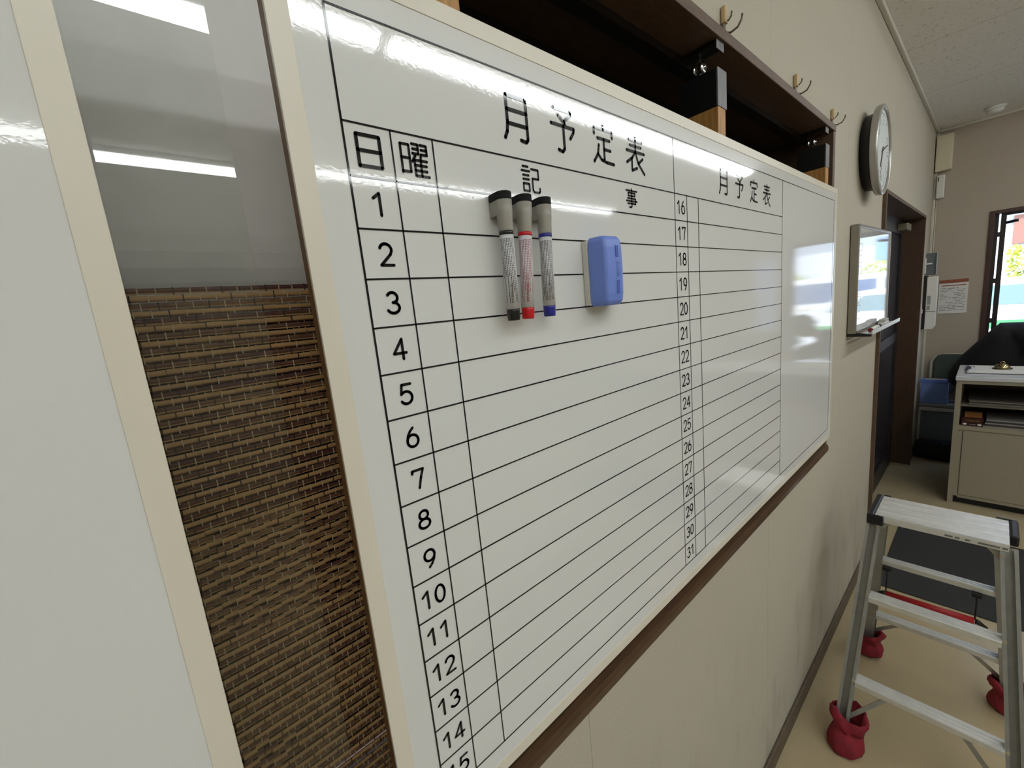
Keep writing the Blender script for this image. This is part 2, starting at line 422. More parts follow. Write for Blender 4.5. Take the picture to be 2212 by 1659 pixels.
for r in range(NR):
    z = 1.798 - (NR - r - .5) * PIT
    y = -0.45 + (0.5 * SEG if r % 2 else 0)
    k = 0
    jz = random.uniform(-.0004, .0004)
    while y < 0.27:
        # patches of plain rows and patches of over-and-under weave
        weave = math.sin(r * 0.21 + 1.7) + math.sin(y * 9 + r * 0.13) > 0.15
        dx = (0.0014 if (k + r) % 2 else -0.0014) if weave else (0.001 if r % 2 == 0 else -0.001)
        xs = -0.1 + dx
        hgt = 0.0029 + random.uniform(-.0002, .0003)
        sl.prism([(xs - .0015, z + jz - hgt * .6), (xs + .0012, z + jz - hgt), (xs + .002, z + jz), (xs + .0012, z + jz + hgt), (xs - .0015, z + jz + hgt * .6)], 'y', y, y + SEG * 1.0)
        if True:
            tt = th if (k + r) % 3 else thd
            xo = xs + .0024
            tt.box(xo - .0004, xo + .0004, y - .0005, y + .0005, z - PIT * .55, z + PIT * .5)
        y += SEG; k += 1
sl.build('reeds', blind_mat(), bl)
th.build('pale_threads', mat('pale_thread', (176, 160, 128), 0.7), bl)
thd.build('dark_threads', mat('dark_thread', (46, 32, 26), 0.8), bl)

# black hangers that carry the boards from the head
def hanger(y0, label):
    t = thing('sliding_hanger', label, 'hanger', (0, y0 + .024, 1.14), 'hangers holding the boards below the window head')
    MB().box(-0.055, 0.0225, y0 + .001, y0 + .039, 1.16, 2.130, bev=0.001).build('post', M_post, t)
    MB().box(-0.062, 0.0205, y0, y0 + .047, 2.131, 2.205, bev=0.001).build('clamp_block', M_black, t)
    MB().box(0.0208, 0.0225, y0 + .001, y0 + .046, 2.131, 2.206, bev=0.0005).build('end_plate', M_steel, t)
    MB().box(-0.052, 0.0175, y0 + .006, y0 + .042, 2.252, 2.2615).build('top_plate', M_black, t)
    MB().box(0.0178, 0.019, y0 + .006, y0 + .042, 2.244, 2.2615).build('plate_lip', M_steel, t)
    wh = MB()
    for dx in (-.034, -.018):
        wh.lathe((dx, y0 + .022, 2.226), [(.006, -.004), (.0125, -.004), (.0125, .004), (.006, .004)], 'x', 18)
    wh.build('roller', M_chrome, t)
    MB().tube([(-.040, y0 + .022, 2.226), (-.010, y0 + .022, 2.226)], .0035, 8).box(-.029, -.023, y0 + .018, y0 + .026, 2.206, 2.252).build('axle', M_chrome, t)
    return t
h1_ = hanger(1.001, 'black hanger with grey end plate on wooden post, above the calendar middle')
h2_ = copy_tree(h1_, (0, 0.866, 0)); h2_['label'] = 'black hanger with grey end plate on wooden post, beside the right jamb'
h3_ = copy_tree(h1_, (0, -0.71, 0)); h3_['label'] = 'hanger on wooden post, mostly out of frame above the calendar left end'
# dark roller blinds rolled up deep inside the recess
rb = MB()
for k in range(9):
    rb.box(-0.17 + .002 * k, -0.15 + .002 * k, 1.1, 1.95, 2.02 + .018 * k, 2.031 + .018 * k, bev=.002)
tag(rb.build('rolled_blind', mat('black_slat', (24, 22, 23), 0.5)), 'black slatted blind bunched inside the dark recess above the calendar', 'blind')

# ------------------------------------------------------------------ whiteboards
BT, BBm = 2.0595, 1.138       # outer top, bottom
def board(y0, y1, label):
    t = thing('whiteboard', label, 'whiteboard', (0.03, (y0 + y1) / 2, BBm))
    MB().box(0.0255, XB - .0035, y0 + .0005, y1 - .0005, BBm + .0005, BT - .0005).build('backing', M_edgewood, t)
    fw = 0.0185
    fr = MB()
    fr.box(XB - .0035, XB + .0008, y0, y0 + fw, BBm, BT, bev=.0006).box(XB - .0035, XB + .0008, y1 - fw, y1, BBm, BT, bev=.0006)
    fr.box(XB - .0035, XB + .0008, y0 + fw, y1 - fw, BBm, BBm + fw, bev=.0006).box(XB - .0035, XB + .0008, y0 + fw, y1 - fw, BT - fw, BT, bev=.0006)
    fr.build('frame', M_cream, t)
    t2 = MB().box(XB - .0034, XB, y0 + fw, y1 - fw, BBm + fw, BT - fw).build('writing_surface', M_board, t)
    return t2
cal = board(0.118, 1.943, 'monthly schedule whiteboard printed with a black numbered grid')
blank = board(-1.83, -0.0045, 'blank whiteboard with cream frame at the left edge of the photo')

FP = lambda u, v: Vector((XB + .0005, u, v))
gl = MB()
ZTop = ZT - KT * HR; ZBt = ZT - 16 * HR
def hl(y0, y1, z, wd=.0017): gl.box(XB, XB + .0005, y0, y1, z - wd / 2, z + wd / 2)
def vl(y, z0, z1, wd=.0016): gl.box(XB, XB + .0005, y - wd / 2, y + wd / 2, z0, z1)
hl(YC[0], YC[7], ZTop); hl(YC[0], YC[7], ZBt)
for k in range(0, 16): hl(YC[0], YC[6], ZT - k * HR)
vl(YC[0], ZBt, ZTop, .002)
for c in (1, 2, 4, 5): vl(YC[c], ZBt, ZT)
for c in (3, 6, 7): vl(YC[c], ZBt, ZTop, .0014)
gl.build('grid_lines', M_ink, cal)

def arc(cx, cy, rx, ry, a0, a1, n=14):
    return [(cx + rx * math.cos(math.radians(a0 + (a1 - a0) * i / n)), cy + ry * math.sin(math.radians(a0 + (a1 - a0) * i / n))) for i in range(n + 1)]
G = {
 '0': [arc(.5, .5, .46, .5, 0, 360, 24)],
 '1': [[(.5, .76), (.95, 1), (.95, 0)]],
 '2': [arc(.5, .72, .44, .28, 165, -12, 12) + [(.82, .5), (.04, 0), (1, 0)]],
 '3': [arc(.48, .75, .4, .25, 150, -85, 12), arc(.48, .26, .48, .26, 88, -155, 14)],
 '4': [[(.72, 0), (.72, 1), (.0, .3), (1, .3)]],
 '5': [[(.92, 1), (.2, 1), (.1, .52)] + arc(.48, .32, .48, .32, 128, -150, 14)],
 '6': [arc(.5, .32, .46, .32, 0, 360, 20), [(.05, .36), (.14, .62), (.34, .84), (.6, 1)]],
 '7': [[(.04, 1), (.98, 1), (.72, .55), (.5, 0)], [(.04, 1), (.04, .86)]],
 '8': [arc(.5, .76, .38, .24, 0, 360, 20), arc(.5, .26, .48, .26, 0, 360, 22)],
 '9': [arc(.5, .68, .46, .32, 0, 360, 20), [(.95, .64), (.86, .38), (.66, .16), (.4, 0)]],
 'getsu': [[(.14, 1), (.14, .4), (.1, .16), (0, 0)], [(.14, 1), (.9, 1), (.93, .96), (.93, .07), (.86, 0), (.64, .02)], [(.14, .68), (.93, .68)], [(.14, .36), (.93, .36)]],
 'yo': [[(.12, 1), (.84, 1), (.88, .95), (.56, .74)], [(.3, .86), (.6, .68)], [(.0, .62), (.98, .62), (.96, .54), (.8, .36)], [(.52, .62), (.52, .08), (.44, 0), (.26, .03)]],
 'tei': [[(.5, 1), (.5, .88)], [(.05, .72), (.05, .88), (.95, .88), (.95, .72)], [(.2, .63), (.82, .63)], [(.52, .63), (.52, .1)], [(.52, .37), (.84, .37)], [(.26, .46), (.2, .22), (.0, 0)], [(.2, .22), (.38, .08), (.62, .04), (1, .03)]],
 'hyo': [[(.12, .89), (.88, .89)], [(.18, .74), (.82, .74)], [(0, .58), (1, .58)], [(.5, 1), (.5, .58)], [(.48, .58), (.3, .4), (0, .24)], [(.28, .38), (.28, .04), (.56, .13)], [(.5, .56), (.64, .27), (.98, 0)], [(.9, .43), (.66, .28)]],
 'nichi': [[(.05, 0), (.05, 1), (.95, 1), (.95, 0), (.05, 0)], [(.05, .5), (.95, .5)]],
 'yob': [[(.02, .06), (.02, .95), (.32, .95), (.32, .1), (.02, .1)], [(.02, .53), (.32, .53)],
         [(.44, 1), (.66, 1), (.66, .7), (.44, .7)], [(.46, .85), (.66, .85)], [(.75, 1), (.98, 1), (.98, .7), (.75, .7)], [(.77, .85), (.98, .85)],
         [(.54, .64), (.4, .44)], [(.49, .52), (.49, 0), (1, 0)], [(.74, .64), (.72, .52), (.72, 0)], [(.49, .5), (.96, .5)], [(.49, .34), (.93, .34)], [(.49, .17), (.93, .17)]],
 'ki': [[(.08, 1), (.36, 1)], [(0, .83), (.44, .83)], [(.06, .66), (.38, .66)], [(.06, .5), (.38, .5)], [(.06, .33), (.38, .33), (.38, .04), (.06, .04), (.06, .33)],
        [(.54, .93), (.93, .93), (.93, .56), (.58, .56), (.58, .1), (.65, .02), (.92, .02), (.98, .08), (.98, .2)]],
 'ji': [[(0, .9), (1, .9)], [(.2, .78), (.8, .78), (.8, .62), (.2, .62), (.2, .78)], [(.12, .48), (.86, .48), (.86, .2), (.12, .2)], [(0, .34), (1, .34)], [(.5, 1), (.5, .06), (.42, 0), (.28, 0)]],
}
def glyph(mb, g, y0, y1, z0, z1, wd, F=FP):
    h = wd / 2
    for st in G[g]:
        mb.ribbon([(y0 + h + u * (y1 - y0 - 2 * h), z0 + h + v * (z1 - z0 - 2 * h)) for u, v in st], wd, F)
tx = MB()
for g, y0, y1, z0, z1 in (('getsu', .3600, .4050, 1.9425, 1.9950), ('yo', .4420, .4930, 1.9430, 1.9995), ('tei', .5300, .5825, 1.9415, 1.9985), ('hyo', .6135, .6685, 1.9400, 1.9975)):
    glyph(tx, g, y0, y1, z0, z1, .0046)
for g, y0, y1, z0, z1 in (('getsu', .9525, .9985, 1.9420, 1.9930), ('yo', 1.0365, 1.0835, 1.9420, 1.9930), ('tei', 1.1225, 1.1715, 1.9410, 1.9945), ('hyo', 1.2065, 1.2605, 1.9410, 1.9945)):
    glyph(tx, g, y0, y1, z0, z1, .0042)
for g, y0, y1, z0, z1 in (('nichi', .1745, .2025, 1.8858, 1.9165), ('yob', .2193, .2523, 1.8845, 1.9170), ('ki', .3825, .4160, 1.8855, 1.9180), ('ji', .6075, .6405, 1.8862, 1.9168)):
    glyph(tx, g, y0, y1, z0, z1, .0027 if g in ('yob', 'ki', 'ji') else .0034)
def number(n, yc, zc, hh, wd):
    s = str(n); dw = .0166
    if len(s) == 1:
        if s == '1': glyph(tx, s, yc - .0135, yc + .0035, zc - hh / 2, zc + hh / 2, wd)
        else: glyph(tx, s, yc - dw / 2, yc + dw / 2, zc - hh / 2, zc + hh / 2, wd)
    else:
        for ch, o in zip(s, (-.0083, .0083)):
            if ch == '1': glyph(tx, ch, yc + o - .0135, yc + o + .0035, zc - hh / 2, zc + hh / 2, wd)
            else: glyph(tx, ch, yc + o - .0078, yc + o + .0078, zc - hh / 2, zc + hh / 2, wd)
for n in range(1, 16):
    number(n, .1905 if n < 10 else .1885, ZT - (n + .5) * HR, .0232, .0030)
for n in range(16, 32):
    number(n, .7862, ZT - (n - 16 + .49) * HR, .0245, .0028)
tx.build('printed_text', M_ink, cal)

# ------------------------------------------------------------------ marker pens
def pen(yt, yb, col, colname, label):
    zt, zb = 1.878, 1.731
    xa = XB + .018
    t = thing('marker_pen', label, 'marker pen', (XB, yb, zb), 'marker pens held on the calendar')
    def P(z): return yb + (yt - yb) * (z - zb) / (zt - zb)
    pm = mat('pen_' + colname, col, 0.35)
    bar_ = MB().tube([(xa, P(z), z) for z in (1.7445, 1.829)], .0082, 20).build('barrel', mat('pen_label_film', (206, 206, 208), 0.3), t)
    MB().tube([(xa, P(z), z) for z in (zb, zb + .001, 1.742, 1.7445)], .008, 20, rs=[.0066, .0074, .0078, .008]).build('end_plug', pm, t)
    MB().tube([(xa, P(z), z) for z in (1.8285, 1.8325)], .0085, 20).build('colour_band', pm, t)
    cp = MB()
    cp.tube([(xa, P(z), z) for z in (1.8323, 1.834, 1.846, 1.852, 1.8665)], .009, 20, rs=[.0084, .0086, .0088, .0094, .0096])
    # the flat magnet side of the cap, towards the board
    cp.prism([(XB + .0008, P(1.87) - .0075), (xa, P(1.87) - .0096), (xa, P(1.87) + .0096), (XB + .0008, P(1.87) + .0075)], 'z', 1.8505, 1.8665)
    capo = cp.build('cap', M_greycap, t)
    er = MB(); prof = [(XB + .001, P(1.87) - .0078), (xa - .002, P(1.87) - .0098)] + [(xa + .0098 * math.sin(a), P(1.87) - .0098 * math.cos(a)) for a in [PI * k / 10 for k in range(1, 10)]] + [(xa - .002, P(1.87) + .0098), (XB + .001, P(1.87) + .0078)]
    b2 = bmesh.new()
    er.prism(prof, 'z', 1.8665, 1.8755, bev=.0012)
    er.build('felt_eraser', M_felt, capo)
    # small print running along the barrel
    ptm = mat('pen_print_' + colname, (30, 28, 32) if colname != 'red' else (150, 40, 48), 0.5)
    dk = MB(); r = .00835
    rnd = random.Random(hash(colname) % 97 + 3)
    for li in range(9):
        ang = math.radians(-98 + li * 13.5)       # around the visible side
        z = 1.824
        zend = 1.752 + rnd.choice((0, 0, .006, .012, .03))
        while z > zend:
            L = rnd.uniform(.0008, .0022)
            wdt = .00085
            pts = []
            for aa, zz in ((-wdt / 2, 0), (wdt / 2, 0), (wdt / 2, -L), (-wdt / 2, -L)):
                a2 = ang + aa / r
                pts.append(dk.bm.verts.new((xa + r * math.cos(a2), P(z + zz) + r * math.sin(a2), z + zz)))
            dk.bm.faces.new(pts)
            z -= L + rnd.uniform(.0004, .0009)
    dk.build('small_print', ptm, bar_)
    def Fl(u, v):
        a2 = math.radians(-38) + v / r
        z = 1.768 - u
        return Vector((xa + (r + .0001) * math.cos(a2), P(z) + (r + .0001) * math.sin(a2), z))
    text_mesh('グリーン購入法適合商品', .0031, Fl, 'label_text', ptm, bar_)
    return t
pen(.3335, .3325, (24, 24, 24), 'black', 'whiteboard marker with black end, leftmost of the three pens')
pen(.3662, .3560, (206, 30, 38), 'red', 'whiteboard marker with red end, between the black and blue pens')
pen(.3992, .3945, (40, 44, 142), 'blue', 'whiteboard marker with blue end, nearest the blue eraser')

# ------------------------------------------------------------------ blue eraser
er = thing('board_eraser', 'blue plastic whiteboard eraser with white felt stuck to the calendar', 'eraser', (XB, .52, 1.737))
E0, E1, EZ0, EZ1 = .489, .549, 1.737, 1.8325
MB().box(XB + .0006, XB + .0105, E0, E1, EZ0 + .002, EZ1 - .003, bev=.001).build('felt_pad', mat('white_felt', (214, 212, 204), 0.95, var=.05, scale=300, bump=.4, bscale=600), er)
bd = bmesh.new()
secs = [(EZ0, .86, .80), (EZ0 + .006, .97, .95), (EZ0 + .016, 1, 1), ((EZ0 + EZ1) / 2, 1.0, 1.03), (EZ1 - .016, 1, 1), (EZ1 - .006, .97, .95), (EZ1, .86, .80)]
yc = (E0 + E1) / 2; hw = (E1 - E0) / 2
base = [(.0105, -1.0), (.018, -1.02), (.0355, -.89), (.0385, -.78), (.0405, .22), (.0388, .36), (.022, 1.0), (.0105, 1.0)]
rings = []
for z, sy, sxx in secs:
    rings.append([bd.verts.new((XB + .0105 + (x - .0105) * sxx, yc + yy * hw * sy, z)) for x, yy in base])
n = len(base)
for a, b in zip(rings, rings[1:]):
    for i in range(n): bd.faces.new((a[i], a[(i + 1) % n], b[(i + 1) % n], b[i]))
bd.faces.new(rings[0][::-1]); bd.faces.new(rings[-1])
bmesh.ops.recalc_face_normals(bd, faces=bd.faces[:])
mb = MB(); mb._add(bd)
bo = mb.build('body', M_blue, er)
bvm = bo.modifiers.new('bevel', 'BEVEL'); bvm.width = .0016; bvm.segments = 3; bvm.limit_method = 'ANGLE'; bvm.angle_limit = .35
for z0, z1 in ((EZ0 + .016, 1.771), (1.803, EZ1 - .014)):
    gv = MB()
    for k, yy in enumerate((-.0052, -.0030, -.0008)):
        gv.box(XB + .0385, XB + .0416, yc + yy - .0004, yc + yy + .0004, z0, z1)
    gv.build('raised_lines', M_blue, bo)
text_mesh('AXIS', .0105, lambda u, v: Vector((XB + .0419, yc - .003 + v, 1.787 - u)), 'embossed_text', mat('eraser_lettering', (84, 108, 186), .4), bo)

# ------------------------------------------------------------------ wall hooks
def hook(y, label):
    t = thing('wall_hook', label, 'hook', (0, y, 2.30), 'tan wall hooks in a row above the window head')
    MB().box(0.001, .012, y - .008, y + .008, 2.318, 2.352, bev=.003).build('plastic_back', mat('tan_plastic', (196, 172, 128), .4), t)
    k = MB()
    k.box(0.001, .007, y - .005, y + .005, 2.287, 2.319, bev=.001)
    k.tube([(.005, y - .002, 2.30), (.02, y - .002, 2.294), (.034, y - .001, 2.298), (.042, y, 2.31), (.043, y, 2.319)], .0022, 8)
    k.tube([(.005, y + .002, 2.326), (.014, y + .002, 2.322), (.02, y + .002, 2.328), (.021, y + .002, 2.336)], .0019, 8)
    k.build('metal_hook', mat('bronze_wire', (120, 110, 98), .3, metal=.8), t)
hook(1.080, 'tan and metal wall hook nearest the camera, above the window head')
hook(1.589, 'tan and metal wall hook in the middle of the row')
hook(2.021, 'tan and metal wall hook nearest the wall clock')

# ------------------------------------------------------------------ wall clock
ck = thing('wall_clock', 'round wall clock with silver rim and deep black body', 'clock', (0, 2.655, 2.297))
cy_, cz_ = 2.655, 2.297
MB().lathe((0, cy_, cz_), [(.150, .001), (.160, .006), (.163, .03), (.165, .044)], 'x', 56).build('body', M_black, ck)
MB().lathe((0, cy_, cz_), [(.170, .040), (.186, .041), (.1885, .045), (.1895, .063), (.187, .067), (.176, .0685), (.173, .066), (.171, .060), (.171, .046)], 'x', 64).build('rim', mat('silver_plastic', (176, 174, 168), .3, metal=.55), ck)
dial = MB().lathe((0, cy_, cz_), [(.171, .050), (.171, .058)], 'x', 56).build('dial', mat('dial_grey', (206, 212, 212), .5), ck)
hd = MB()
for k in range(60):
    a = 2 * PI * k / 60; r0, r1, ww = (.140, .156, .004) if k % 5 == 0 else (.150, .156, .0018)
    hd.beam((.0583, cy_ + r0 * math.sin(a), cz_ + r0 * math.cos(a)), (.0583, cy_ + r1 * math.sin(a), cz_ + r1 * math.cos(a)), ww, .0006, (1, 0, 0))
hd.build('minute_marks', mat('dial_marks', (84, 88, 90), .5), dial)
FC = lambda k, R_: (lambda u, v: Vector((.0586, cy_ + R_ * math.sin(2 * PI * k / 12) + u, cz_ + R_ * math.cos(2 * PI * k / 12) + v)))
for k in range(1, 13):
    text_mesh(str(k), .036, FC(k, .118), 'numeral', MATS['dial_marks'], dial)
def hand(ang, L, ww, name, xx, m=M_black):
    a = math.radians(ang)
    MB().beam((xx, cy_ - .02 * math.sin(a), cz_ - .02 * math.cos(a)), (xx, cy_ + L * math.sin(a), cz_ + L * math.cos(a)), ww, .001, (1, 0, 0)).build(name, m, ck)
hand(70, .128, .005, 'minute_hand', .0605); hand(205, .08, .007, 'hour_hand', .0595); hand(200, .13, .0015, 'second_hand', .0615, mat('dial_marks2', (120, 60, 60), .5))

# ------------------------------------------------------------------ small whiteboard with tray
sw = thing('small_whiteboard', 'small aluminium framed whiteboard with pen tray beside the door', 'whiteboard', (0.01, 2.77, 1.48))
SY0, SY1, SZ0, SZ1 = 2.395, 3.135, 1.495, 1.972
sf = MB(); X0, X1 = .004, .036; fw = .014
sf.box(X0, X1, SY0, SY0 + fw, SZ0, SZ1, bev=.003).box(X0, X1, SY1 - fw, SY1, SZ0, SZ1, bev=.003)
sf.box(X0, X1, SY0 + fw, SY1 - fw, SZ1 - fw, SZ1, bev=.003).box(X0, X1, SY0 + fw, SY1 - fw, SZ0, SZ0 + fw, bev=.003)
sf.build('frame', mat('satin_aluminium', (160, 156, 146), .3, metal=.8), sw)
MB().box(.006, .032, SY0 + fw, SY1 - fw, SZ0 + fw, SZ1 - fw).build('writing_surface', mat('glossy_whiteboard', (226, 228, 228), .02, spec=.9, coat=.6), sw)
MB().prism([(X1 - .001, SZ0 - .012), (.085, SZ0 - .012), (.090, SZ0 - .008), (.090, SZ0 + .010), (.0865, SZ0 + .010), (.0865, SZ0 - .006), (X1 - .001, SZ0 - .006)], 'y', SY0 + .02, SY1 - .005).build('tray', M_alu, sw)
MB().prism([(X0, SZ0 - .013), (.0895, SZ0 - .013), (.0895, SZ0 - .004), (X1, SZ0 + .004), (X0, SZ0 + .004)], 'y', SY0 + .001, SY0 + .0195).build('tray_end', M_black, sw)
# thin printed boxes down the board
for k, zz in enumerate((1.86, 1.81, 1.76, 1.67, 1.63, 1.59, 1.53)):
    for s0 in (SY0 + .03,):
        bw = MB()
        for a, b in (((0, 0), (.05, 0)), ((.05, 0), (.05, .03)), ((.05, .03), (0, .03)), ((0, .03), (0, 0))):
            bw.ribbon([(s0 + a[0], zz + a[1]), (s0 + b[0], zz + b[1])], .0025, lambda u, v: Vector((.0322, u, v)))
        bw.build('printed_box', mat('grey_print', (150, 152, 160), .4), sw)
sw.location.x += .004; sw.rotation_euler.z = -.015
tp = thing('marker_pen', 'white marker with dark red end lying in the small whiteboard tray', 'marker pen', (.066, 2.60, SZ0 + .004))
MB().tube([(.066, 2.53, SZ0 + .004), (.066, 2.70, SZ0 + .004)], .0085, 14).build('barrel', M_white, tp)
MB().tube([(.066, 2.515, SZ0 + .004), (.066, 2.529, SZ0 + .004)], .0092, 14).build('end_plug', mat('dark_red_plastic', (120, 18, 34), .4), tp)
MB().tube([(.066, 2.701, SZ0 + .004), (.066, 2.75, SZ0 + .004)], .0092, 14).build('cap', M_black, tp)
tp2 = thing('board_eraser', 'grey and white block eraser standing in the small whiteboard tray', 'eraser', (.062, 2.9, SZ0))
MB().box(.048, .076, 2.83, 2.95, SZ0 - .0045, SZ0 + .012, bev=.002).build('felt_pad', M_white, tp2)
MB().box(.049, .075, 2.832, 2.948, SZ0 + .012, SZ0 + .026, bev=.003).build('grip', mat('grey_grip', (170, 168, 158), .6), tp2)

# ------------------------------------------------------------------ door with recess
dr = bpy.data.objects.new('door_1', None); COL.objects.link(dr); dr.location = (-.1, 4.1, 0)
struct(dr, 'dark sliding door in a brown timber recess', 'door')
M_dgl = mat('dark_door_panel', (44, 45, 52), 0.22, var=.25, scale=12, stretch=(1, 1, .3))
XD = -0.118; TH = .018
MB().box(-.16, TH, DY0 - .02, DY0, 0, DZ1, bev=.002).build('near_jamb', M_brown, dr)
MB().box(-.16, TH, DY1, DY1 + .02, 0, DZ1, bev=.002).build('far_jamb', mat('jamb_brown', (74, 52, 36), .45, var=.2, scale=20, stretch=(6, 6, .5)), dr)
MB().box(-.16, TH, DY0 - .02, DY1 + .02, DZ1, DZ1 + .02, bev=.002).build('lintel', M_brown, dr)
st = MB()
st.box(XD - .03, XD, DY0 + .001, DY0 + .10, 0, DZ1 - .001).box(XD - .03, XD, 4.95, DY1 - .001, 0, DZ1 - .001).box(XD - .03, XD, DY0 + .1, 4.95, 2.07, DZ1 - .001)
st.box(XD - .03, XD, DY0 + .1, 4.95, .0, .16).box(XD - .03, XD, DY0 + .1, 4.95, 1.16, 1.24).box(XD - .03, XD, 4.08, 4.16, .16, 1.16).box(XD - .03, XD, 4.08, 4.16, 1.24, 2.07)
st.build('door_frame', mat('door_stile', (40, 36, 36), .35, var=.2, scale=20, stretch=(3, 3, .5)), dr)
for (y0, y1) in ((DY0 + .1, 4.08), (4.16, 4.95)):
    for z0, z1 in ((.16, 1.16), (1.24, 2.07)):
        MB().box(XD - .022, XD - .012, y0, y1, z0, z1).build('door_panel', M_dgl, dr)
MB().box(XD - .06, XD - .032, DY0 + .002, DY1 - .002, 0, DZ1 - .002).build('backing', M_black, dr)
MB().box(XD + .0005, XD + .012, DY0 + .035, DY0 + .055, .95, 1.13, bev=.003).build('door_handle', M_alu, dr)
MB().box(XD + .001, XD + .06, 4.72, 4.95, 2.085, 2.14, bev=.004).build('door_closer', mat('closer_olive', (120, 116, 92), .4), dr)
MB().box(-.11, 0.0, DY0 + .001, DY0 + .006, 0.0, DZ1).build('stop_bead', mat('pale_bead', (176, 160, 136), .5), dr)
MB().box(-.10, 0.001, DY0, DY1, .0005, .004).build('threshold', M_floor, dr)

# ------------------------------------------------------------------ end-wall window
wv = bpy.data.objects.new('window_2', None); COL.objects.link(wv); wv.location = (.8, YF, WZ0)
struct(wv, 'brown framed window in the end wall, bright street outside', 'window')
M_wfr = mat('window_brown', (74, 50, 46), .4, var=.1, scale=20)
M_sash = mat('sash_dark', (44, 36, 34), .4)
f = MB()
f.box(WX0, WX0 + .031, YF - .012, YF + .1, WZ0, WZ1, bev=.003).box(WX1 - .031, WX1, YF - .012, YF + .1, WZ0, WZ1, bev=.003)
f.box(WX0 + .031, WX1 - .031, YF - .012, YF + .1, WZ1 - .03, WZ1, bev=.003).box(WX0 + .031, WX1 - .031, YF - .012, YF + .1, WZ0, WZ0 + .03, bev=.003)
f.build('outer_frame', M_wfr, wv)
s2 = MB()
s2.box(WX0 + .031, WX0 + .055, YF + .02, YF + .05, WZ0 + .03, WZ1 - .03).box(WX0 + .066, WX0 + .098, YF + .02, YF + .05, WZ0 + .03, WZ1 - .03)
for zz in (1.995, 1.60, 1.25, .9): s2.box(WX0 + .055, WX0 + .066, YF + .02, YF + .05, zz - .02, zz + .02)
s2.box(WX1 - .07, WX1 - .031, YF + .02, YF + .05, WZ0 + .03, WZ1 - .03)
s2.box(WX0 + .098, WX1 - .07, YF + .02, YF + .05, WZ1 - .05, WZ1 - .03).box(WX0 + .098, WX1 - .07, YF + .02, YF + .05, WZ0 + .03, WZ0 + .07)
s2.build('sash', M_sash, wv)
MB().tube([(WX0 + .10, YF + .015, 2.085), (WX0 + .15, YF - .01, 2.09), (WX0 + .165, YF - .01, 2.09)], .012, 10).build('latch', M_black, wv)
MB().box(WX0 + .098, WX1 - .07, YF + .033, YF + .037, WZ0 + .07, WZ1 - .05).build('pane', M_glass, wv)
# frosted light beside it
w3 = bpy.data.objects.new('window_3', None); COL.objects.link(w3); w3.location = (1.48, YF, GZ0); struct(w3, 'narrow frosted pane beside the window', 'window')
f = MB()
f.box(GX0, GX0 + .02, YF - .01, YF + .1, GZ0, GZ1).box(GX1 - .02, GX1, YF - .01, YF + .1, GZ0, GZ1).box(GX0 + .02, GX1 - .02, YF - .01, YF + .1, GZ0, GZ0 + .02).box(GX0 + .02, GX1 - .02, YF - .01, YF + .1, GZ1 - .02, GZ1)
f.build('frame', M_white, w3)
fm = mat('frosted_pane', (205, 210, 222), .6); fm.node_tree.nodes['Principled BSDF'].inputs['Transmission Weight'].default_value = .5
MB().box(GX0 + .02, GX1 - .02, YF + .03, YF + .036, GZ0 + .02, GZ1 - .02).build('pane', fm, w3)

# ------------------------------------------------------------------ things near the corner
bx = thing('junction_box', 'ivory box high in the corner below the ceiling', 'junction box', (.06, YF - .03, 2.61))
MB().box(.008, .112, YF - .085, YF - .001, 2.615, 2.915, bev=.004).build('cover', M_ivory, bx)
MB().box(.02, .1, YF - .0865, YF - .085, 2.63, 2.9, bev=.0005).build('lid_plate', M_ivory, bx)
ww_ = thing('wall_sensor', 'small white unit on the corner wall below the ivory box', 'wall unit', (.05, YF - .02, 2.385))
MB().box(.022, .074, YF - .045, YF - .001, 2.385, 2.585, bev=.006).build('case', M_white, ww_)
MB().box(.030, .036, YF - .0462, YF - .045, 2.53, 2.57).build('slot', M_black, ww_)
tag(MB().tube([(.026, YF - .008, 2.385), (.026, YF - .008, 1.7)], .004, 8).build('wire_duct', cm), 'thin pale cable run down the corner under the white unit', 'cable')
# white dispenser / time unit on the left wall by the corner
dv = thing('wall_dispenser', 'white wall unit with black back plate between door and corner', 'wall unit', (0, 5.45, 1.22))
MB().box(.0005, .022, 5.42, 5.52, 1.215, 1.70, bev=.002).build('back_plate', M_black, dv)
MB().prism([(.022, 1.215), (.075, 1.215), (.09, 1.24), (.09, 1.69), (.022, 1.69)], 'y', 5.42, 5.52, bev=.003).build('case', M_white, dv)
pl = MB()
for z0, z1, x0, x1 in ((1.44, 1.52, .030, .052), (1.39, 1.43, .030, .05)):
    pl.box(x0, x1, 5.4185, 5.42, z0, z1)
pl.build('grey_labels', mat('grey_label', (150, 150, 150), .6), dv)
MB().box(.022, .0885, 5.4187, 5.4205, 1.375, 1.379).build('seam', M_black, dv)
cr = thing('card_rack', 'grey translucent card rack above the white wall unit', 'rack', (.05, 5.5, 1.7))
MB().box(.0005, .07, 5.47, 5.475, 1.705, 1.90, bev=.001).build('back_sheet', mat('smoky_acrylic', (110, 114, 118), .15), cr)
MB().box(.0705, .078, 5.455, 5.49, 1.705, 1.90, bev=.001).build('edge_strip', mat('clear_edge', (176, 180, 184), .2), cr)
MB().box(.001, .045, 5.44, 5.46, 1.80, 1.812, bev=.001).box(.001, .008, 5.40, 5.46, 1.72, 1.86, bev=.001).build('bracket', M_white, cr)
sp_ = thing('light_switch', 'pink edged light switch on the wall by the white unit', 'switch', (0, 5.3, 1.4))
MB().box(.0005, .008, 5.255, 5.325, 1.33, 1.45, bev=.002).build('plate', mat('pinkish_plate', (196, 170, 160), .5), sp_)
MB().box(.008, .014, 5.275, 5.305, 1.37, 1.41, bev=.002).build('rocker', M_white, sp_)
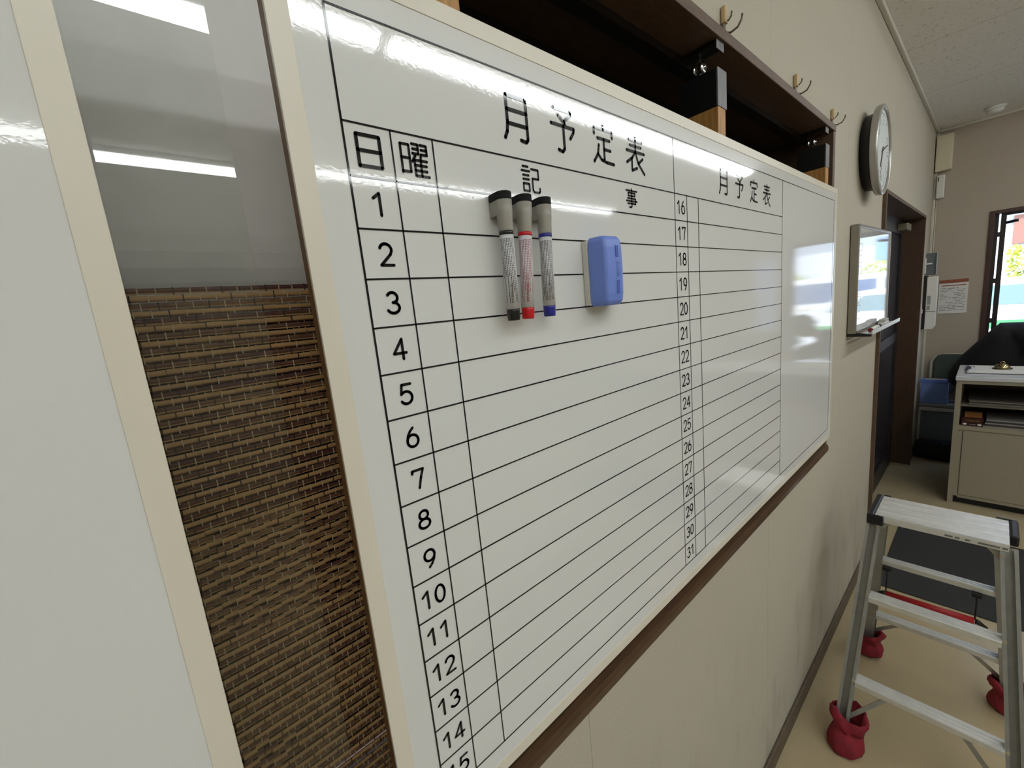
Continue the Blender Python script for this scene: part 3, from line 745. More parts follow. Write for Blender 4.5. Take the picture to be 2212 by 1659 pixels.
# poster
po = thing('wall_poster', 'white printed notice with brown header on the end wall', 'poster', (.18, YF - .004, 1.33))
PF = lambda u, v: Vector((u, YF - .0062, v))
MB().box(.085, .272, YF - .005, YF - .001, 1.333, 1.643).build('sheet', M_paper, po)
MB().box(.085, .272, YF - .0058, YF - .005, 1.612, 1.643).box(.1, .258, YF - .0058, YF - .005, 1.586, 1.594).build('header', mat('poster_brown', (150, 84, 56), .6), po)
pt = MB(); rr = random.Random(5)
for k in range(15):
    z = 1.565 - k * .0145; x = .095
    while x < .25:
        L = rr.uniform(.01, .05)
        if rr.random() < .8: pt.ribbon([(x, z), (min(x + L, .258), z)], .0035 if k % 4 else .005, PF, cap=False)
        x += L + rr.uniform(.004, .012)
pt.build('printed_lines', mat('poster_grey', (120, 120, 122), .6), po)
# smoke detector
sm = thing('smoke_detector', 'round white smoke detector on the ceiling', 'smoke detector', (.345, 5.40, CZ))
MB().lathe((.345, 5.40, CZ), [(.06, -.001), (.062, -.012), (.05, -.02)], 'z', 32).build('base', M_white, sm)
MB().lathe((.345, 5.40, CZ), [(.05, -.02), (.048, -.034), (.036, -.046), (.02, -.05)], 'z', 32).build('sensor_cap', M_white, sm)

# ------------------------------------------------------------------ reception cabinet
M_cab = mat('grey_beige_steel', (164, 154, 134), .45, var=.02, scale=40)
cb = thing('reception_cabinet', 'beige steel reception cabinet with open shelf and white top', 'cabinet', (1.8, 4.6, 0))
CX0, CX1, CY0, CY1 = .292, 3.4, 4.34, 4.87
MB().box(CX0 - .006, CX1, CY0 - .01, CY1, .944, .974, bev=.004).build('top', mat('white_laminate', (216, 218, 222), .18, coat=.3), cb)
pn = MB()
pn.box(CX0, CX0 + .028, CY0, CY1, .0, .944).box(CX1 - .03, CX1, CY0, CY1, 0, .944)
pn.box(CX0 + .028, CX1 - .03, CY0, CY0 + .03, .92, .944)
pn.build('side_panel', M_cab, cb)
MB().box(CX0 + .028, CX1 - .03, CY0 + .002, CY1, .578, .604).build('lower_shelf', M_cab, cb)
MB().box(CX0 + .028, 2.0, CY0 + .05, CY1, .745, .757).build('upper_shelf', mat('shelf_grey', (112, 106, 94), .5), cb)
MB().box(CX0 + .028, CX1 - .03, CY1 - .02, CY1, .604, .944).build('back_panel', M_dbrown, cb)
MB().box(CX0 + .028, CX0 + .05, CY0 + .012, CY0 + .04, 0.06, .578).build('corner_post', M_cab, cb)
for x0, x1 in ((.345, 1.25), (1.26, 2.15), (2.16, 3.36)):
    MB().box(x0, x1, CY0 + .006, CY0 + .026, .075, .574, bev=.002).build('door_panel', M_cab, cb)
MB().box(CX0 + .05, CX1 - .03, CY0 + .01, CY0 + .03, .05, .072).build('lower_rail', M_cab, cb)
MB().box(CX0 + .03, CX1 - .03, CY0 + .04, CY0 + .06, 0, .05).build('plinth', M_black, cb)
# on the top: clipboard with papers, bell
cp_ = thing('clipboard', 'clipboard with white papers on the cabinet top under the bell', 'clipboard', (.55, 4.66, .975))
MB().box(.325, .85, 4.47, 4.80, .975, .979, bev=.001).build('board', mat('clipboard_board', (90, 84, 84), .6), cp_)
for k in range(3):
    MB().box(.335 + .004 * k, .84 - .003 * k, 4.475 + .004 * k, 4.795, .9792 + .0022 * k, .9812 + .0022 * k).build('sheet', M_paper, cp_)
MB().prism([(.325, .979), (.325, .992), (.335, .999), (.35, .992), (.352, .987)], 'y', 4.60, 4.68, bev=.001).build('clip', mat('blue_steel', (110, 122, 140), .25, metal=.8), cp_)
MB().tube([(.35, 4.605, .992), (.368, 4.61, .995), (.368, 4.67, .995), (.35, 4.675, .992)], .0018, 8).build('clip_lever', M_chrome, cp_)
be = thing('desk_bell', 'brass coloured call bell on the papers', 'bell', (.505, 4.65, .986))
MB().lathe((.505, 4.65, .986), [(.05, .0), (.05, .006), (.042, .008)], 'z', 32).build('base', mat('bell_base', (120, 112, 88), .3, metal=.9), be)
MB().lathe((.505, 4.65, .986), [(.042, .008), (.04, .016), (.03, .034), (.018, .036)], 'z', 32).build('dome', mat('brass', (186, 172, 128), .16, metal=1.0), be)
MB().tube([(.495, 4.65, 1.02), (.495, 4.65, 1.034), (.500, 4.65, 1.039), (.510, 4.65, 1.039), (.515, 4.65, 1.034), (.515, 4.65, 1.02)], .003, 8).lathe((.505, 4.65, 1.022), [(.012, 0), (.012, .005)], 'z', 16).build('plunger', MATS['brass'], be)
pp = thing('paper_stack', 'low white paper stack farther along the cabinet top', 'papers', (1.4, 4.6, .975))
for k in range(3): MB().box(1.05 + .02 * k, 1.62 + .01 * k, 4.42, 4.72, .975 + .003 * k, .978 + .003 * k).build('sheet', M_paper, pp)
# inside the shelf
sb = thing('snack_box', 'dark brown snack box with gold lettering on the lower shelf', 'box', (.38, 4.4, .605))
MB().box(.332, .438, 4.372, 4.46, .605, .662, bev=.001).build('carton', mat('brown_carton', (58, 20, 18), .4), sb)
MB().prism([(4.40, .663), (4.452, .663), (4.456, .69), (4.452, .693)], 'x', .345, .43).build('open_flap', mat('brown_flap', (130, 84, 40), .5), sb)
SF = lambda u, v: Vector((u, 4.3715, v))
g = MB()
for k in range(7): g.ribbon([(.347 + .0115 * k, .641), (.351 + .0115 * k, .649), (.355 + .0115 * k, .641)] if k % 2 else arc(.351 + .0115 * k, .644, .0042, .0045, 0, 360, 10), .0028, SF)
g.build('gold_lettering', mat('gold_print', (206, 160, 84), .4), sb)
g = MB()
for cx in (.349, .421): g.bm.faces.new([g.bm.verts.new(SF(cx + .0105 * math.cos(2 * PI * k / 20), .618 + .0075 * math.sin(2 * PI * k / 20))) for k in range(20)])
for k in range(6): g.ribbon([(.372 + .006 * k, .6165), (.375 + .006 * k, .6165)], .004, SF, cap=False)
g.build('white_print', M_paper, sb)
def flat_pile(name, label, x0, x1, y0, y1, z0, n, dz, cols, jit=.006):
    t = thing(name, label, 'papers', ((x0 + x1) / 2, (y0 + y1) / 2, z0))
    rr = random.Random(hash(name) % 100)
    for k in range(n):
        j = rr.uniform(-jit, jit)
        MB().box(x0 + j, x1 + j, y0 + abs(j), y1, z0 + k * dz, z0 + k * dz + dz * .8).build('sheet', cols[k % len(cols)], t)
    return t
flat_pile('magazine_pile', 'dark magazines lying behind the snack box on the lower shelf', .45, .64, 4.42, 4.7, .605, 4, .012, [mat('mag_dark', (66, 64, 66), .4), mat('mag_grey', (150, 146, 140), .5)])
flat_pile('envelope_pile', 'tan envelopes at the right end of the lower shelf view', .66, .95, 4.385, 4.7, .605, 4, .014, [mat('tan_paper', (178, 140, 84), .6), mat('tan_dark', (140, 104, 60), .6)])
flat_pile('document_pile', 'grey documents lying on the upper shelf of the cabinet', .36, .80, 4.42, 4.8, .758, 4, .009, [mat('doc_grey', (132, 126, 116), .6), mat('doc_dark', (70, 66, 62), .6)])

# ------------------------------------------------------------------ person behind the counter
def skin_obj(name, pts, edges, radii, root, m, parent=None, sub=2):
    me = bpy.data.meshes.new(name); me.from_pydata(pts, edges, []); me.materials.append(m)
    o = bpy.data.objects.new(name, me); COL.objects.link(o)
    sk = o.modifiers.new('skin', 'SKIN'); sk.use_smooth_shade = True
    me.skin_vertices.new() if not me.skin_vertices else None
    sv = me.skin_vertices[0].data
    for i, r in enumerate(radii):
        sv[i].radius = r if isinstance(r, tuple) else (r, r)
        sv[i].use_root = (i == root)
    ss = o.modifiers.new('sub', 'SUBSURF'); ss.levels = sub; ss.render_levels = sub
    if parent is not None:
        o.parent = parent
        o.matrix_parent_inverse = world_of(parent).inverted()
    return o
pe = thing('person', 'person in a black jacket bending forward over the cabinet', 'person', (.42, 5.12, 0))
M_jk = mat('black_jacket', (13, 13, 15), .85, var=.2, scale=14, bump=.25, bscale=30)
M_skin = mat('skin', (196, 152, 124), .5)
PY = 5.12
# body: standing with straight legs, bent forward from the hips
pts = [(.40, PY, .88), (.47, PY, .99), (.58, PY, 1.11), (.70, PY, 1.185), (.80, PY, 1.215), (.86, PY, 1.25),
       (.41, PY - .10, .82), (.47, PY - .11, .47), (.43, PY - .12, .10), (.54, PY - .13, .04),
       (.41, PY + .10, .82), (.47, PY + .11, .47), (.43, PY + .12, .10), (.54, PY + .13, .04),
       (.71, PY - .19, 1.15), (.82, PY - .23, 1.06), (.98, PY - .26, 1.02), (1.05, PY - .27, 1.01),
       (.71, PY + .19, 1.15), (.78, PY + .23, 1.08), (.98, PY - .02, 1.04), (1.05, PY - .08, 1.02)]
eds = [(0, 1), (1, 2), (2, 3), (3, 4), (4, 5), (0, 6), (6, 7), (7, 8), (8, 9), (0, 10), (10, 11), (11, 12), (12, 13), (3, 14), (14, 15), (15, 16), (16, 17), (3, 18), (18, 19), (19, 20), (20, 21)]
rad = [.12, .12, .13, .10, .05, .055, .085, .06, .042, .034, .085, .06, .042, .034, .06, .044, .032, .026, .06, .044, .032, .026]
skin_obj('body', pts, eds, rad, 0, M_skin, pe)
# trousers
pts = [(.40, PY, .86), (.41, PY - .10, .80), (.47, PY - .11, .47), (.43, PY - .12, .09), (.41, PY + .10, .80), (.47, PY + .11, .47), (.43, PY + .12, .09)]
skin_obj('trousers', pts, [(0, 1), (1, 2), (2, 3), (0, 4), (4, 5), (5, 6)], [.14, .105, .08, .062, .105, .08, .062], 0, mat('dark_trousers', (30, 32, 40), .9), pe)
for sg in (-1, 1):
    MB().prism([(.37, .0), (.64, .0), (.645, .03), (.60, .055), (.50, .08), (.47, .11), (.38, .11), (.365, .05)], 'y', PY + .125 * sg - .042, PY + .125 * sg + .042, bev=.012).build('shoe', M_black, pe)
# long padded jacket with sleeves
pts = [(.345, PY, .72), (.350, PY, .87), (.435, PY, 1.02), (.565, PY, 1.14), (.70, PY, 1.19),
       (.70, PY - .17, 1.13), (.81, PY - .235, 1.065), (.98, PY - .262, 1.03),
       (.70, PY + .17, 1.12), (.78, PY + .235, 1.08), (.98, PY - .022, 1.045), (.79, PY, 1.20), (.66, PY, 1.0)]
skin_obj('jacket', pts, [(0, 1), (1, 2), (2, 3), (3, 4), (4, 5), (5, 6), (6, 7), (4, 8), (8, 9), (9, 10), (4, 11), (2, 12)],
         [(.17, .165), .18, .185, .18, .155, .09, .07, .05, .09, .07, .05, .08, .15], 0, M_jk, pe)
# head with face, ears, hair
hm = bmesh.new()
bmesh.ops.create_uvsphere(hm, u_segments=28, v_segments=20, radius=1.0)
HC = Vector((.93, PY, 1.30))
fd = Vector((.80, 0, -.6)).normalized(); upd = Vector((.6, 0, .8)).normalized(); sdv = upd.cross(fd)
for v in hm.verts:
    x, y, z = v.co        # x = face direction
    jaw = 1 - .28 * max(0, -z) * 1.0
    px = x * .098 * (1 if x < 0 else (1 - .1 * max(0, -z))); py = y * .076 * jaw; pz = z * .115
    if x > .85 and abs(y) < .25 and -.35 < z < .12: px += .016 * (1 - abs(y) / .25)      # nose
    if x > .7 and abs(abs(y) - .36) < .14 and .0 < z < .25: px -= .008                    # eye sockets
    if x > .7 and abs(y) < .35 and -.56 < z < -.42: px -= .005                            # mouth
    v.co = HC + fd * px + sdv * py + upd * pz
for f_ in hm.faces: f_.smooth = True
mb = MB(); mb._add(hm); mb.build('head', M_skin, pe, smooth=True)
for sgn in (-1, 1):
    ear = MB()
    c = HC + sdv * .076 * sgn
    ear.tube([c - upd * .03, c - upd * .015 + sdv * .006 * sgn, c + upd * .012 + sdv * .010 * sgn, c + upd * .03], .011, 8, rs=[.006, .011, .013, .006])
    ear.build('ear', M_skin, pe)
    e = HC + fd * .083 + sdv * .028 * sgn + upd * .015
    MB().tube([e - sdv * .010, e + sdv * .010], .006, 8).build('eye', M_black, pe)
hb = bmesh.new(); bmesh.ops.create_uvsphere(hb, u_segments=28, v_segments=20, radius=1.0)
rr = random.Random(3)
for v in hb.verts:
    x, y, z = v.co
    k = 1.0 + rr.uniform(-.03, .05)
    if x > .55 and z < .35 or z < -.45: k *= .86
    v.co = HC + fd * (x * .108 * k - .008) + sdv * (y * .087 * k) + upd * (z * .125 * k + .006)
for f_ in hb.faces: f_.smooth = True
mb = MB(); mb._add(hb); mb.build('hair', mat('dark_hair', (24, 21, 20), .6, var=.4, scale=60, bump=.6, bscale=120), pe, smooth=True)
# hands with five fingers on the papers
for sgn, hy in ((-1, PY - .28), (1, PY - .09)):
    b0 = Vector((1.06, hy, 1.01))
    hp = [b0, b0 + Vector((.04, 0, -.004)), b0 + Vector((.085, 0, -.006))]; he = [(0, 1), (1, 2)]; hr = [.024, (.034, .016), (.034, .013)]
    for q, (oy, L) in enumerate(((-.027, .055), (-.009, .068), (.009, .064), (.026, .05))):
        i0 = len(hp); st_ = b0 + Vector((.09, oy, -.004))
        hp += [st_, st_ + Vector((L * .5, oy * .1, .004)), st_ + Vector((L, oy * .1, -.010))]
        hr += [.009, .0085, .007]; he += [(2, i0), (i0, i0 + 1), (i0 + 1, i0 + 2)]
    i0 = len(hp); st_ = b0 + Vector((.03, -.034 * sgn * -1, -.004))
    hp += [st_, st_ + Vector((.03, .020 * sgn, -.006)), st_ + Vector((.055, .022 * sgn, -.01))]; hr += [.011, .009, .008]; he += [(1, i0), (i0, i0 + 1), (i0 + 1, i0 + 2)]
    skin_obj('hand', [tuple(p) for p in hp], he, hr, 0, M_skin, pe, 1)
cordm = MB()
cordm.tube([(.275, PY - .155, .80), (.262, PY - .162, .77), (.25, PY - .166, .735)], .004, 6).lathe((.25, PY - .166, .725), [(.005, 0), (.007, .006), (.005, .014)], 'z', 10)
cordm.build('drawcord', M_black, pe)
MB().lathe((.29, PY - .17, .80), [(.006, -.003), (.006, .0)], 'y', 12).build('snap_button', M_chrome, pe)

# ------------------------------------------------------------------ chair, blue box, bag
M_tube = mat('chair_tube', (196, 194, 186), .4, metal=.2)
ch = thing('folding_chair', 'folded steel chair with green grey back leaning on the end wall', 'chair', (.24, 5.5, 0))
def rim(x0, x1, z0, z1, y0, y1, r=.045):
    # bent tube back frame leaning away
    out = []
    def Y(z): return y0 + (y1 - y0) * (z - z0) / (z1 - z0)
    out.append((x0, Y(z0), z0))
    for a in range(0, 7):
        t_ = PI - PI / 2 * a / 6; out.append((x0 + r + r * math.cos(t_), Y(z1 - r + r * math.sin(t_)), z1 - r + r * math.sin(t_)))
    for a in range(0, 7):
        t_ = PI / 2 - PI / 2 * a / 6; out.append((x1 - r + r * math.cos(t_), Y(z1 - r + r * math.sin(t_)), z1 - r + r * math.sin(t_)))
    out.append((x1, Y(z0), z0)); return out
CYB = 5.60
def CYz(z): return CYB + .07 * (z - .02) / .965
KX = lambda x: .435 + (x - .435) * 5.66 / 5.35 - .01
MB().tube(rim(KX(.10), .46, .02, .945, CYB, CYB + .07, .085), .011, 12).build('frame', M_tube, ch)
for x in (KX(.125), .435):
    MB().tube([(x, CYz(.02) - .05, .012), (x, CYz(.5) - .02, .5)], .01, 10).build('leg', M_tube, ch)
MB().tube([(KX(.115), CYz(.12) - .04, .12), (.445, CYz(.12) - .04, .12)], .008, 8).build('crossbar', M_tube, ch)
x0, x1 = KX(.122), .438
prf = [(x0, .60), (x0, .91), (x0 + .018, .942), (x0 + .048, .952), (x1 - .048, .952), (x1 - .018, .942), (x1, .91), (x1, .60)]
bk = MB(); bb_ = bmesh.new()
A = [bb_.verts.new((x, CYz(z) - .012, z)) for x, z in prf]; Bv = [bb_.verts.new((x, CYz(z) + .008, z)) for x, z in prf]
bb_.faces.new(A); bb_.faces.new(Bv[::-1])
for i in range(len(prf)): bb_.faces.new((A[i], A[(i + 1) % len(prf)], Bv[(i + 1) % len(prf)], Bv[i]))
bmesh.ops.recalc_face_normals(bb_, faces=bb_.faces[:]); bk._add(bb_)
bk.build('backrest', mat('chair_green_grey', (62, 72, 68), .6), ch)
MB().box(KX(.13), .43, CYz(.3) - .03, CYz(.3) + .004, .16, .52, bev=.012).build('seat', mat('seat_grey', (92, 98, 110), .6), ch)
# grey stool under the blue box
KF = 1.10
def kx(x): return .435 + (x - .435) * KF
def kz(z): return 1.74 + (z - 1.74) * KF
so = thing('step_stool', 'grey metal stand with solid front panel under the blue box', 'stand', (.14, 5.48, 0))
MB().box(kx(.052), .30, 5.455, 5.535, kz(.585), kz(.618), bev=.012).build('seat_pad', mat('stand_pad', (132, 138, 136), .6), so)
MB().box(kx(.06), .29, 5.450, 5.465, kz(.555), kz(.583), bev=.003).build('front_bar', M_tube, so)
MB().box(kx(.072), .30, 5.47, 5.482, kz(.30), kz(.553), bev=.002).build('front_panel', mat('stand_panel', (116, 122, 134), .6), so)
for x in (kx(.06), .29):
    MB().tube([(x, 5.475, .0), (x, 5.475, kz(.56))], .009, 10).build('leg', M_tube, so)
    MB().tube([(x, 5.525, .0), (x, 5.525, kz(.56))], .009, 10).build('leg', M_tube, so)
bb1 = thing('blue_box', 'blue lidded box on the grey stand by the corner', 'box', (.13, 5.49, kz(.62)))
MB().box(kx(.060), kx(.228), 5.465, 5.53, kz(.618) + .0005, kz(.800), bev=.002).build('tub', mat('blue_board', (112, 136, 196), .55), bb1)
MB().box(kx(.056), kx(.232), 5.46, 5.535, kz(.800), kz(.826), bev=.003).build('lid', mat('blue_lid', (98, 124, 200), .5), bb1)
fp = tag(MB().box(kx(.085), kx(.2), 5.47, 5.525, kz(.826) + .0005, kz(.826) + .003).build('folded_paper', mat('kraft_pale', (172, 164, 146), .7)), 'pale folded paper lying on the blue box lid', 'paper')
bg_ = thing('duffel_bag', 'black duffel bag on the floor by the corner', 'bag', (.2, 5.42, 0))
bm_ = bmesh.new(); bmesh.ops.create_uvsphere(bm_, u_segments=24, v_segments=14, radius=1)
for v in bm_.verts:
    x, y, z = v.co; sg = lambda q, e: math.copysign(abs(q) ** e, q)
    v.co = Vector((.175 + sg(x, .5) * .165, 5.36 + sg(y, .6) * .08, .088 + sg(z, .55) * .088 * (1 + .12 * math.sin(x * 5))))
mb = MB(); mb._add(bm_); mb.build('bag_body', mat('black_nylon', (12, 12, 15), .6, bump=.4, bscale=30), bg_, smooth=True)
MB().tube([(.08, 5.30, .14), (.11, 5.29, .185), (.15, 5.295, .198), (.19, 5.29, .19), (.22, 5.285, .13)], .006, 8).build('handle', mat('navy_strap', (34, 38, 58), .7), bg_)

# ------------------------------------------------------------------ floor mat
tag(MB().box(.092, 2.4, 2.885, 3.79, .0005, .008, bev=.003).build('floor_mat', M_carpet), 'charcoal carpet mat on the beige floor behind the step ladder', 'mat')

# ------------------------------------------------------------------ aluminium step ladder
ld = thing('step_ladder', 'aluminium step ladder with red cloth feet beside the wall', 'step ladder', (.35, 2.0, 0))
ZTOP = .82
def lerp(a, b, t): return Vector(a) + (Vector(b) - Vector(a)) * t
FL = ((.150, 1.690, .015), (.176, 2.040, .80)); FR = ((.585, 1.690, .015), (.520, 2.040, .80))
BL = ((.128, 2.295, .015), (.170, 2.195, .80)); BR = ((.585, 2.295, .015), (.515, 2.195, .80))
def channel(p0, p1, name, inward):
    # C-shaped rail: web plus two flanges
    p0, p1 = Vector(p0), Vector(p1); mbb = MB()
    d = (p1 - p0).normalized()
    fr_ = Vector((0, 1, 0)); fr_ = (fr_ - d * fr_.dot(d)).normalized(); s_ = Vector((inward, 0, 0))
    mbb.beam(p0, p1, .003, .056, fr_)
    for q in (-1, 1):
        o_ = fr_ * .0265 * q + s_ * .016
        mbb.beam(p0 + o_, p1 + o_, .032, .003, fr_)
    return mbb.build(name, M_alud, ld)
def front_rail(p0, p1):
    # C rail with its open side towards the climber
    p0, p1 = Vector(p0), Vector(p1); mbb = MB(); d = (p1 - p0).normalized()
    fr_ = Vector((0, 1, 0)); fr_ = (fr_ - d * fr_.dot(d)).normalized(); sx = Vector((1, 0, 0))
    mbb.beam(p0 + fr_ * .012, p1 + fr_ * .012, .038, .003, fr_)
    for q in (-1, 1):
        o_ = sx * .019 * q
        mbb.beam(p0 + o_, p1 + o_, .003, .027, fr_)
        o_ = sx * .0155 * q - fr_ * .012
        mbb.beam(p0 + o_, p1 + o_, .009, .003, fr_)
    return mbb.build('leg', M_alud, ld)
LEGS = [front_rail(*FL), front_rail(*FR), channel(*BL, 'leg', 1), channel(*BR, 'leg', -1)]
tp_ = MB()
prof = [(2.018, .795), (2.018, .812)]
for k in range(4):
    y0 = 2.02 + k * .052
    prof += [(y0, .820), (y0 + .024, .820), (y0 + .028, .8165), (y0 + .032, .8165), (y0 + .036, .818), (y0 + .046, .818), (y0 + .049, .8165)]
prof += [(2.228, .819), (2.23, .812), (2.23, .795), (2.225, .795), (2.225, .81), (2.023, .81), (2.023, .795)]
tp_.prism(prof, 'x', .178, .520)
top_o = tp_.build('top_platform', M_alu, ld)
def cornercap(sx):
    x0 = .155 if sx < 0 else .521
    mbb = MB()
    mbb.box(x0, x0 + .022, 2.01 if sx < 0 else 2.09, 2.236, .785, .823, bev=.006)
    if sx < 0:
        mbb.box(.155, .205, 2.008, 2.0175, .783, .823, bev=.003)
        mbb.box(.178, .20, 2.2305, 2.238, .79, .823, bev=.003)
    else:
        mbb.box(.49, .540, 2.2305, 2.238, .79, .823, bev=.003)
    mbb.build('corner_cap', M_black, ld)
cornercap(-1); cornercap(1)
sk_ = MB()
for k, (x, L) in enumerate(((.37, .02), (.395, .012), (.42, .012), (.45, .05), (.505, .012))): sk_.box(x, x + L, 2.0168, 2.0178, .801, .807)
sk_.build('caution_print', mat('grey_print2', (110, 110, 112), .5), top_o)
def step(z, frac, dep, name, back=False):
    a, b = (BL, BR) if back else (FL, FR)
    t_ = (z - .015) / .785
    p0, p1 = lerp(*a, t_), lerp(*b, t_)
    y = p0.y; o_ = .004 if back else .021; x0, x1 = p0.x + o_, p1.x - o_
    pr_ = [(y - dep / 2, z - .022), (y - dep / 2, z - .003)]
    nr = max(3, int(dep / .016))
    for k in range(nr):
        q = y - dep / 2 + .002 + k * (dep - .004) / nr; wv_ = (dep - .004) / nr
        pr_ += [(q, z), (q + wv_ * .5, z), (q + wv_ * .55, z - .0025), (q + wv_ * .95, z - .0025)]
    pr_ += [(y + dep / 2, z - .003), (y + dep / 2, z - .022), (y + dep / 2 - .003, z - .022), (y + dep / 2 - .003, z - .006), (y - dep / 2 + .003, z - .006), (y - dep / 2 + .003, z - .022)]
    MB().prism(pr_, 'x', x0, x1).build(name, M_alu, ld)
step(.535, 0, .055, 'step'); step(.245, 0, .055, 'step')
step(.535, 0, .042, 'rear_step', True); step(.235, 0, .042, 'rear_step', True)
rv = MB()
for t_ in (.97, .66, .285):
    for a, sg in ((FL, 1), (FR, -1)):
        p = lerp(*a, t_)
        rv.lathe((p.x + sg * .0155, p.y - .0135, p.z), [(.006, -.004), (.006, -.002), (.004, 0)], 'y', 12)
rv.build('rivets', M_chrome, ld)
for a, b, tt in ((FL, FR, .10), (BL, BR, .10)):
    zl = .11 if a is FL else .12
    for s_, e in ((a, 1), (b, -1)):
        p = lerp(*s_, zl); p2 = lerp(*s_, .268 if a is FL else .255); MB().beam(p + Vector((.008 * e, 0, 0)), p2 + Vector((.115 * e, 0, 0)), .014, .004, (0, 1, 0)).build('diagonal_brace', M_alud, ld)
for x, e in ((.182, 1), (.512, -1)):
    MB().prism([(x, .78), (x + .045 * e, .793), (x, .74)] if e > 0 else [(x, .78), (x, .74), (x + .045 * e, .793)], 'y', 2.03, 2.036).build('gusset', M_alud, ld)
# red bar on black straps below the rear step
bar = MB().tube([(.205, 2.20, .385), (.462, 2.20, .392)], .0125, 16).build('red_bar', M_redp, ld)
e_ = MB()
e_.tube([(.2035, 2.20, .385), (.197, 2.20, .385), (.17, 2.20, .372)], .01, 12, rs=[.0115, .010, .003]).tube([(.4635, 2.20, .392), (.47, 2.20, .392), (.497, 2.20, .379)], .01, 12, rs=[.0115, .010, .003])
e_.build('bar_tip', M_black, ld)
for x in (.204, .462):
    e_ = MB()
    e_.box(x - .014, x + .014, 2.188, 2.232, .497, .512, bev=.003)
    e_.tube([(x, 2.20, .498), (x + .001, 2.202, .45), (x, 2.20, .40)], .0025, 6)
    e_.build('strap', M_black, ld)
def sock(p, leg, name='cloth_foot'):
    b2 = MB(); rr = random.Random(int(p[0] * 1000 + p[1] * 77))
    prof = [(.001, .0005), (.042, .001), (.052, .010), (.056, .028), (.052, .050), (.045, .066), (.041, .074), (.045, .082), (.052, .092), (.056, .106), (.055, .120), (.050, .126), (.046, .116), (.042, .09)]
    n_ = 36; rings = []
    ph = rr.uniform(0, 6)
    lean = .046 if p[2] > 0 else -.012
    for i, (r, hh) in enumerate(prof):
        ring = []; t_ = hh / .1
        for k in range(n_):
            a = 2 * PI * k / n_
            wv_ = 1 + .09 * math.sin(3 * a + ph + i * .3) * t_ + .045 * math.sin(7 * a + i * .8 + ph) + (.04 * math.sin(11 * a + i) if i > 6 else 0)
            ring.append(b2.bm.verts.new((p[0] + r * wv_ * math.cos(a) + .004 * t_, p[1] + r * wv_ * math.sin(a) + lean * t_, max(.0005, hh + (.013 * math.sin(2 * a + ph) + .006 * math.sin(5 * a + ph)) * (i > 6)))))
        rings.append(ring)
    for a_, b_ in zip(rings, rings[1:]):
        for k in range(n_):
            f_ = b2.bm.faces.new((a_[k], a_[(k + 1) % n_], b_[(k + 1) % n_], b_[k])); f_.smooth = True
    b2.bm.faces.new(rings[0][::-1])
    o = b2.build(name, M_red, leg); o['label'] = 'red cloth foot cover'
    return o
for p, lg in zip(((.166, 1.690, 1), (.569, 1.690, 1), (.144, 2.290, -1), (.569, 2.290, -1)), LEGS): sock(p, lg)

# ------------------------------------------------------------------ street outside
struct(MB().box(-20, 30, YF + .14, 60, -.25, -.12).build('ground', mat('asphalt', (150, 150, 150), .9, var=.05, scale=3)))
def car(name, label, cat, x0, x1, y0, y1, zb, zh, bodyc, winc, strip=None, van=False):
    t = thing(name, label, cat, ((x0 + x1) / 2, (y0 + y1) / 2, -.12))
    L = x1 - x0; h = zh - zb
    if van: prof = [(0, .12), (0, .62), (.06, .95), (.1, 1), (.96, 1), (1, .95), (1, .12)]
    else: prof = [(0, .15), (.0, .50), (.06, .58), (.20, .62), (.34, .97), (.42, 1.0), (.80, 1.0), (.96, .66), (1, .6), (1, .15)]
    MB().prism([(x0 + u * L, zb + v * h) for u, v in prof], 'y', y0, y1, bev=.04).build('body', mat(name + '_paint', bodyc, .25, coat=.5), t)
    gm = mat(name + '_glass', winc, .08)
    if van: ws = [[(.05, .62), (.10, .92), (.30, .92), (.30, .62)], [(.34, .62), (.34, .92), (.92, .92), (.92, .62)]]
    else: ws = [[(.28, .70), (.36, .93), (.54, .93), (.54, .70)], [(.57, .70), (.57, .93), (.78, .93), (.88, .72)]]
    for pw in ws:
        MB().prism([(x0 + u * L, zb + v * h) for u, v in pw], 'y', y0 - .012, y0 + .02).build('side_window', gm, t)
    for u in (.18, .80):
        whl = MB().lathe((x0 + u * L, y0 - .01, zb + .14), [(.17, .0), (.29, .02), (.31, .1), (.29, .2)], 'y', 28).build('wheel', M_black, t)
        MB().lathe((x0 + u * L, y0 - .025, zb + .14), [(.06, -.005), (.16, .0), (.17, .02)], 'y', 20).build('hub', M_alu, whl)
    MB().box(x0 + .62 * L, x0 + .67 * L, y0 - .02, y0, zb + .52 * h, zb + .55 * h, bev=.005).build('door_handle', M_chrome, t)
    if strip: MB().box(x0 + .1, x1 - .1, y0 - .014, y0 + .01, zb + .41 * h, zb + .51 * h, bev=.004).build('colour_stripe', mat('green_stripe', strip, .5), t)
    return t
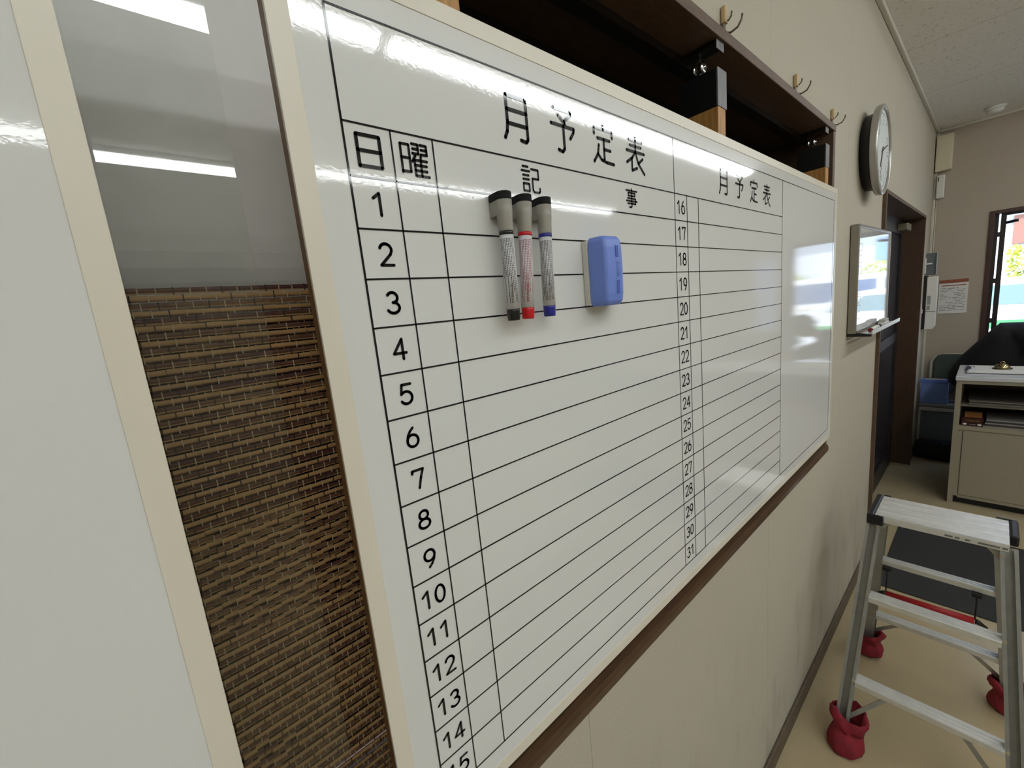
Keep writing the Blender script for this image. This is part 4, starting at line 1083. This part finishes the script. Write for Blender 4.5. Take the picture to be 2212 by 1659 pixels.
car('parked_car', 'white car with green lower stripe parked right outside the window', 'car', -1.3, 2.7, 12.0, 13.6, -.06, 1.46, (226, 228, 232), (128, 152, 158), (84, 160, 104))
car('parked_van', 'white van with blue side windows parked beyond the white car', 'van', .75, 4.9, 15.2, 16.9, -.05, 1.85, (226, 228, 232), (100, 118, 150), None, True)
bu = thing('building', 'white building with red brown band across the street', 'building', (2, 24, 0))
MB().box(-2, 14, 22, 30, -.12, 7).build('wall', mat('facade_white', (214, 220, 232), .8), bu)
MB().box(.7, 1.9, 21.85, 22, 2.35, 3.25).build('red_band', mat('facade_red', (150, 108, 98), .7), bu)
MB().box(2.0, 3.4, 21.9, 22, 2.35, 3.2).build('window', mat('facade_glass', (110, 150, 190), .1), bu)
MB().box(-2.1, 9, 21.2, 22, 3.9, 4.15).build('eave', mat('facade_grey', (150, 150, 160), .7), bu)
b2_ = thing('building', 'tan building further along the street', 'building', (9, 24, 0))
MB().box(-9, -2.4, 20, 28, -.12, 6).build('wall', mat('facade_tan', (206, 190, 160), .8), b2_)
for k in range(3): MB().box(-8.5 + 2 * k, -7.3 + 2 * k, 19.95, 20, 1.2, 2.6).build('window', MATS['facade_glass'], b2_)
hg = MB(); rr = random.Random(11)
for k in range(3000):
    c = Vector((rr.uniform(.6, 4.5), rr.uniform(17.6, 18.6), 0)); c.z = rr.uniform(.5, 2.0) + .25 * math.sin(c.x * 3)
    d = Vector((rr.uniform(-1, 1), rr.uniform(-1, .2), rr.uniform(-.5, 1))).normalized(); u = d.orthogonal().normalized() * .06; v_ = d.cross(u)
    hg.bm.faces.new([hg.bm.verts.new(c + q) for q in (-u, v_ * .6, u, -v_ * .6)])
hgt = thing('hedge', 'yellow green hedge across the street', 'hedge', (2.5, 18.1, -.12))
hg.build('leaves', mat('hedge_leaf', (150, 176, 60), .7, rgb2=(206, 204, 90), scale=4), hgt)
MB().box(.8, 4.4, 18.0, 18.3, -.12, 1.2).build('stems', mat('hedge_core', (70, 84, 40), .9), hgt)
